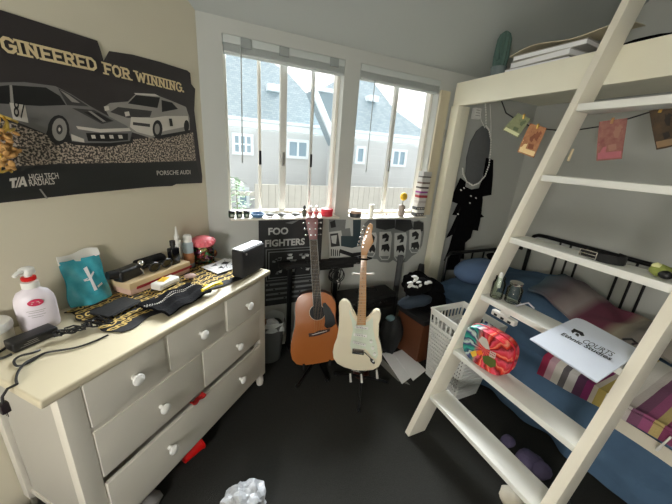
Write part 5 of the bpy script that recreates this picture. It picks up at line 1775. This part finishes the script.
# little green and yellow plush at the right end of the fourth step
c = V((sx_front(zt_)+.05, .405, zt_+.004))
b = MB(frame(c)).m(mat('moss_green', (150, 160, 80), .8, noise=.4, nscale=60)); b.ball((0, .01, .022), (.03, .03, .022), 16, bump=.08)
b.m(mat('pale_yellow', (220, 220, 160), .8)); b.ball((-.01, .02, .036), (.014, .016, .012), 10, bump=.1); b.m(black).ball((-.02, -.012, .016), (.018, .02, .015), 12)
solo('trinket', b, 'small mossy green trinket with a dark base on the right end of the fourth step', 'trinket')

# ------------------------------------------------------------------ daybed under the loft
t = thing('daybed', 'black metal daybed under the loft bed along the right wall', 'bed', (2.35, .7, 0))
XBk = 2.86
def zr(y): return .917
ry0 = PX(536, 234, XBk).y
b = MB().m(black_metal)
b.tube([(XBk, ry0+.02, .86), (XBk, ry0+.012, .895), (XBk, ry0-.03, .915), (XBk, ry0-.1, .918), (XBk, -.55, .918)], .017, seg=10); part('back_rail', b, t)
for g in (0, 1, 2, 3):
    for px in (552, 563, 574):
        y = PX(px, 270, XBk).y-.445*g
        b = MB().m(black_metal); b.cyl((XBk, y, .34), (XBk, y, .915), .009, seg=8); part('bar', b, t)
for y in (ry0+.02, -.55):
    b = MB().m(black_metal); b.cyl((XBk, y, 0), (XBk, y, .87), .018, seg=10); part('leg', b, t)
zf = PY(475, 251, 1.87).z
b = MB().m(black_metal); b.tube([(1.99, 1.87, .0), (1.99, 1.87, zf-.04), (2.02, 1.87, zf), (2.7, 1.87, zf), (XBk, 1.87, zf+.02), (XBk, 1.78, zf+.02)], .016, seg=10)
for x in (2.15, 2.3, 2.45, 2.6): b.cyl((x, 1.87, .3), (x, 1.87, zf), .008, seg=8)
part('end_rail', b, t)
b = MB().m(black_metal); b.box((2.33, .65, .255), (1.06, 2.36, .03))
for x, y in ((1.84, -.48), (1.84, 1.8)): b.cyl((x, y, 0), (x, y, .25), .018, seg=10)
part('base_frame', b, t)
b = MB().m(mat('mattress', (206, 202, 190), .9, noise=.05)); b.box((2.31, .65, .36), (1.04, 2.34, .17), bevel=.03, seg=3); part('mattress', b, t)
# blue bedspread over the mattress, hanging to the floor
denim = mat('denim_blue', (84, 112, 142), .95, noise=.35, nscale=7, c2=(62, 88, 116), bump=.35, bscale=30)
from mathutils import noise as mno
def spread(u, v):
    y = 1.84-2.34*u
    if v < .5:            # the hanging front
        s = v/.5
        z = .015+(.438)*s
        w = (1-s)
        x = 1.776-.02*w+.022*w*math.sin(y*19+1.3)+.012*math.sin(y*31+z*9)*w + .012*mno.noise(V((y*4, z*6, 0)))
        x -= .012*max(0, math.sin((z-.2*y)*26))*w
        return V((x, y, z))
    s = (v-.5)/.5
    x = 1.776+1.02*s
    hmp = .455+.09*s+.045*mno.noise(V((x*3, y*3, 1)))+.02*mno.noise(V((x*8, y*8, 3)))
    hmp += .07*math.exp(-((y-1.35)/.25)**2)*math.sin(min(1, s*1.3)*math.pi*.5)
    hmp = max(hmp, .452)
    if s < .06: hmp = .453+(hmp-.453)*s/.06
    return V((x, y, hmp))
b = MB().m(denim); b.grid(spread, 90, 60, .004)
solo('bedspread', b, 'denim blue bedspread over the daybed hanging down to the carpet', 'bedspread')
def ztop(x, y):
    return spread((1.84-y)/2.34, .5+.5*(x-1.776)/1.02).z
# blue pillow mound at the window end
b = MB().m(mat('pillow_blue', (92, 116, 152), .95, noise=.2, nscale=9)); b.ball((2.15, 1.65, .63), (.24, .15, .105), 36, bump=.03, sd=31)
solo('pillow', b, 'light blue pillow on the window end of the daybed', 'pillow')
b = MB().m(black_cloth); c = V((2.33, 1.64, .745)); b.ball(c, (.09, .08, .035), 18, bump=.08, sd=32); b.m(prm_lite)
for k in range(4): b.ball(c+V((-.06+.03*k, -.03-.01*k, .026)), (.02, .008, .01), 8, Ry(.5))
solo('soft_toy', b, 'black and white striped soft toy lying on the light blue pillow', 'soft toy')
# striped blanket folded over the front edge
S_ = [(0, (150, 40, 74)), (.05, (196, 160, 170)), (.10, (208, 204, 196)), (.15, (96, 92, 96)), (.19, (190, 188, 186)), (.24, (84, 50, 80)), (.29, (124, 40, 96)), (.335, (200, 190, 180)), (.36, (176, 156, 86)), (.41, (206, 202, 196)), (.50, (188, 180, 176)), (.54, (120, 76, 104)), (.59, (150, 80, 120)), (.64, (186, 166, 110)), (.68, (130, 60, 96)), (.74, (196, 180, 176)), (.79, (110, 60, 90)), (.86, (150, 90, 110))]
stripes = ramp_mat('stripe_wool', S_, 'Y', .95, .375, -.375)
YBL0, YBL1 = .80, .05
def blk(u, v):
    y = YBL0+(YBL1-YBL0)*u
    wob = .012*math.sin(u*16)
    if v < .4:
        s = v/.4; return V((1.748+.006*math.sin(y*25)-.01*(1-s), y, .355+.11*u+(.125-.08*u)*s+wob*.4*(1-s)))
    s = (v-.4)/.6
    x = 1.75+.5*s
    return V((x, y, max(ztop(max(1.78, x), y)+.03, .48)+.012*math.sin(u*9+s*4)+.03*math.sin(s*math.pi)))
b = MB().m(stripes); b.grid(blk, 50, 36, .016)
o = solo('striped_blanket', b, 'woollen blanket with purple, white and mustard stripes on the edge of the daybed', 'blanket')
# maroon and grey throw heaped near the back rail, pale cushion
thr = ramp_mat('throw_wool', [(0, (72, 92, 104)), (.2, (104, 92, 96)), (.35, (150, 140, 138)), (.42, (104, 52, 72)), (.58, (120, 60, 80)), (.66, (168, 158, 140)), (.74, (116, 110, 104)), (.86, (140, 132, 124))], 'Y', .95, .42, -.42, constant=False)
def throw(u, v):
    y = 1.3-.84*u; x = 2.3+.44*v
    return V((x, y, ztop(x, y)+.038+.07*math.sin(v*math.pi*.85)*(.7+.5*math.sin(u*7+.6))+.02*mno.noise(V((x*9, y*9, 0)))))
b = MB().m(thr); b.grid(throw, 40, 24, .02)
solo('throw', b, 'rumpled maroon and grey throw heaped before the back rail of the daybed', 'blanket')
b = MB().m(mat('cushion_taupe', (150, 142, 130), .95, noise=.25)); b.ball((2.6, .2, .68), (.19, .24, .1), 30, bump=.04, sd=33); solo('cushion', b, 'taupe cushion on the near end of the daybed behind the ladder', 'cushion')
# pale pad showing under the striped blanket
b = MB().m(mat('pad_white', (214, 208, 192), .9, noise=.06)); b.grid(lambda u, v: (1.738+.028*v, .45-.75*u, .345+.02*math.sin(u*7)*.3+.05*v), 20, 4, .006)
solo('bed_pad', b, 'off white pad edge showing under the striped blanket', 'pad')
b = MB().m(white_plastic); a, c = PX(671, 437, 1.725), PX(660, 447, 1.725); b.cyl(a, c, .004, .004, seg=8); b.cyl(c, c+(c-a)*.35, .0065, .005, seg=8); 
solo('drawstring', b, 'white drawstring end hanging against the blue bedspread', 'cord')

# under the ladder, on the carpet
b = MB().m(mat('lilac_plush', (84, 76, 106), .95, noise=.3, nscale=40, bump=.4))
for q, r in (((508, 441), .035), ((527, 459), .05), ((541, 470), .045), ((535, 462), .04)):
    p = PZ(*q, r*.9); b.ball(p, (r*1.1, r, r*.9), 18, bump=.06)
solo('plush_toy', b, 'lilac plush toy on the carpet behind the lowest step', 'soft toy')
b = MB().m(mat('off_white_cloth', (206, 198, 180), .9, noise=.1)); p = PZ(512, 497, .03); b.ball(p, (.06, .05, .03), 16, bump=.1, sd=3)
solo('slipper', b, 'off white slipper on the carpet under the lowest step', 'slipper')
b = MB().m(black); Q = [PZ(x, y, .006) for x, y in ((552, 506), (556, 496), (563, 492), (568, 498), (570, 506), (560, 512))]; b.tube(Q, .0045, seg=6)
solo('floor_cable', b, 'black looped cable on the carpet beside the near ladder foot', 'cable')
# ------------------------------------------------------------------ banknotes pegged on a string
XN = 1.96
sp_pts = [(500, 104), (506, 113), (517, 120), (530, 126), (545, 129), (560, 130.5), (580, 129.5), (600, 126.5), (626, 119.5), (650, 112), (674, 106)]
def SN(q): return PX(q[0], q[1], XN)
t = thing('string', 'dark string strung under the loft beam for the banknotes', 'string', SN((545, 129)))
b = MB().m(black); P = [SN(q) for q in sp_pts]; P[0].z = 1.94; P.append(V((XN, P[-1].y-.1, 1.94)))
b.tube(P, .004, seg=6); part('cord', b, t)
notes = [([(519, 113), (531, 119), (519, 138), (503, 130)], (150, 150, 112), (98, 108, 76), 'greenish', 'greenish faded banknote hanging nearest the window'),
 ([(531, 123.5), (547, 128), (535, 158), (518, 152)], (206, 150, 104), (142, 84, 56), 'orange', 'orange brown banknote hanging left of the ladder rail'),
 ([(600, 122), (628, 118), (623, 159), (597, 161)], (126, 62, 68), (176, 128, 110), 'plum', 'plum red banknote hanging between the two upper steps'),
 ([(650, 111), (675, 106), (677, 146), (657, 150)], (96, 74, 48), (44, 36, 30), 'brown', 'dark brown banknote hanging at the right edge of the photo')]
for qs, c1, c2, nm, lb in notes:
    P = [SN(q) for q in qs]
    t = thing('banknote', lb, 'banknote', (P[2]+P[3])/2, 0, 'banknotes on the string')
    u = P[1]-P[0]; w = P[3]-P[0]
    n = u.cross(w).normalized()
    if n.x > 0: n = -n
    f = lambda a, c, d=0: P[0]*(1-a)*(1-c)+P[1]*a*(1-c)+P[2]*a*c+P[3]*(1-a)*c+n*(.006+.004*math.sin(a*5+c*3)+d)
    b = MB().m(mat('note_'+nm, c1, .7, noise=.35, nscale=50, c2=c2)); b.grid(f, 8, 10, .0012); part('paper_note', b, t)
    b = MB(); b.recalc = False
    lt = mat('note_light_'+nm, tuple(min(255, int(v*1.25+36)) for v in c1), .7, noise=.2, nscale=60); dk = mat('note_dark_'+nm, c2, .7, noise=.2)
    def pp(mt, pts, d=.001): b.m(mt).poly([f(x, y, d) for x, y in pts])
    pp(dk, [(.3+.22*math.cos(q), .38+.2*math.sin(q)) for q in [6.2832*i/14 for i in range(14)]] if nm != 'orange' else [(.5+.25*math.cos(q), .35+.22*math.sin(q)) for q in [6.2832*i/14 for i in range(14)]])
    pp(dk, [(.72+.18*math.cos(q), .3+.18*math.sin(q)) for q in [6.2832*i/14 for i in range(14)]], .0012)
    pp(lt, [(.05, .8), (.95, .8), (.95, .96), (.05, .96)]); pp(lt, [(.04, .04), (.12, .04), (.12, .76), (.04, .76)])
    if nm in ('plum', 'orange'): pp(lt, [(.05, .55), (.35, .62), (.32, .95), (.05, .95)], .0013)
    pp(dk, [(.4, .62), (.7, .6), (.75, .75), (.45, .78)], .0014)
    part('print', b, t)
    b = MB().m(brass if nm != 'plum' else maple); m_ = (P[0]+P[1])/2+n*.008; b.box(m_+V((0, 0, -.004)), (.008, .012, .03), bevel=.002); part('peg', b, t)

# ------------------------------------------------------------------ black tasselled shawl with a silver chain on the wall
YT = YW-.03
TQ = lambda x, y, d=0: PY(x, y, YT-d)
t = thing('tassel_garland', 'black layered tassel garland hanging on the wall below the loft beam', 'garland', TQ(470, 262))
b = MB().m(mat('dark_felt', (104, 106, 108), .95, noise=.2, nscale=30))
o = [(483, 126), (488, 127), (490.5, 136), (490, 150), (487, 166), (481, 180), (474, 186), (468, 184), (466, 174), (467, 158), (471, 142), (477, 131)]
b.prism([TQ(x, y) for x, y in o], .012, (0, 1, 0), bevel=.003); part('backing', b, t)
def tier(poly, k, d):
    b = MB().m(black_cloth)
    # pleated flap, cut to a jagged hem
    b.prism([TQ(x, y, d) for x, y in poly], .012, (0, 1, 0), bevel=.002)
    part('flap', b, t)
tier([(487, 158), (493.5, 160), (493, 176), (491.5, 195), (481, 197), (479, 190), (484, 178)], 0, .014)
tier([(461, 178), (466, 182), (464, 196), (458.5, 204), (450.5, 201), (455, 192)], 1, .016)
tier([(464, 186), (472, 190), (482, 188), (483, 200), (481, 214), (484.5, 217), (474, 219), (462, 216), (453, 215), (459, 203)], 2, .02)
tier([(461, 208), (474, 212), (482, 210), (480, 222), (478, 231), (468, 229), (457, 232), (447, 238), (453, 226)], 3, .03)
tier([(458, 224), (466, 228), (474, 226), (471, 238), (465, 243), (464, 259), (455, 258), (444.5, 261), (450, 248), (453, 236)], 4, .04)
tier([(452, 250), (462, 253), (460, 262), (457, 270), (447, 270), (448, 260)], 5, .03)
silver = mat('silver_beads', (240, 240, 234), .35, 0)
b = MB().m(silver)
loop = [(485, 100), (486, 112), (486, 126), (489, 130), (491, 140), (490.6, 152), (489, 165), (485, 176), (479, 183), (473, 185.5), (467, 182), (463, 174), (462.6, 167)]
P = [TQ(x, y, .045) for x, y in loop]
Q = []
for i in range(len(P)-1):
    for k in range(5): Q.append(P[i]+(P[i+1]-P[i])*k/5)
for i, p in enumerate(Q):
    b.ball(p, (.0095, .005, .007) if i % 2 else (.006, .006, .0095), 6)
b.tube([TQ(480, 108, .04), TQ(481, 120, .04), TQ(485, 128, .04)], .003, seg=6); b.tube([TQ(490, 104, .04), TQ(491, 122, .04), TQ(491, 140, .04)], .003, seg=6)
part('silver_chain', b, t, 'silver chain')
b = MB().m(silver)
for x, y in ((464, 188), (461, 190), (471, 196), (476, 198), (458, 214), (470, 203)): b.ball(TQ(x, y, .05), (.011, .006, .006), 8, Ry(.6))
part('charms', b, t)
b = MB().m(chrome); a = TQ(485, 99, .0); b.cyl((a.x, YW-.002, a.z), (a.x, YT-.05, a.z), .005, seg=8); b.box((a.x, YW-.006, a.z), (.03, .008, .04), bevel=.002); part('hook', b, t)

# ------------------------------------------------------------------ fill lamp added behind us to brighten the room, daylight, sky
lx, ly = -1.45, -.85
t = thing('fill_lamp', 'added fill light, a glowing white globe on a pole behind the camera', 'lamp', (lx, ly, 0))
b = MB().m(black_metal); b.lathe([(.14, 0), (.145, .006), (.14, .02), (.02, .03)], (lx, ly, 0), 28); part('base', b, t)
b = MB().m(black_metal); b.cyl((lx, ly, .02), (lx, ly, 1.05), .012); part('pole', b, t)
b = MB().m(mat('fill_glow', (255, 251, 246), .5, emit=FILL_LAMP)); b.ball((lx, ly, 1.25), .22, 28); part('fill_globe', b, t)

sun = bpy.data.lights.new('daylight', 'SUN')
sun.energy = SUN
sun.angle = rad(40)
sun.color = (.95, .98, 1)
so = bpy.data.objects.new('daylight', sun)
COL.objects.link(so)
sd_ = V((.5, 1.0, .74)).normalized()
so.rotation_euler = sd_.to_track_quat('Z', 'Y').to_euler()
so.location = (3, 6, 5)

w = bpy.data.worlds.new('sky')
sc.world = w
w.use_nodes = True
nt = w.node_tree
bg = nt.nodes['Background']
tc = nt.nodes.new('ShaderNodeTexCoord')
dt = nt.nodes.new('ShaderNodeVectorMath'); dt.operation = 'DOT_PRODUCT'
nt.links.new(tc.outputs['Generated'], dt.inputs[0]); dt.inputs[1].default_value = sd_
mr = nt.nodes.new('ShaderNodeMapRange'); mr.inputs['From Min'].default_value = .2; mr.inputs['From Max'].default_value = 1
nt.links.new(dt.outputs['Value'], mr.inputs['Value'])
cr2 = nt.nodes.new('ShaderNodeValToRGB')
cr2.color_ramp.elements[0].color = (.92, .965, 1.0, 1); cr2.color_ramp.elements[1].color = (1.5, 1.45, 1.35, 1)
nt.links.new(mr.outputs['Result'], cr2.inputs['Fac'])
nt.links.new(cr2.outputs['Color'], bg.inputs['Color'])
bg.inputs['Strength'].default_value = SKY

sc.view_settings.view_transform = 'Standard'
sc.view_settings.look = 'None'
sc.view_settings.gamma = 1
sc.view_settings.use_curve_mapping = False
sc.view_settings.exposure = EXPO
sc.cycles.max_bounces = 10
sc.cycles.diffuse_bounces = 5
sc.cycles.transparent_max_bounces = 16
sc.cycles.caustics_reflective = False
sc.cycles.caustics_refractive = False
sc.cycles.sample_clamp_indirect = 6
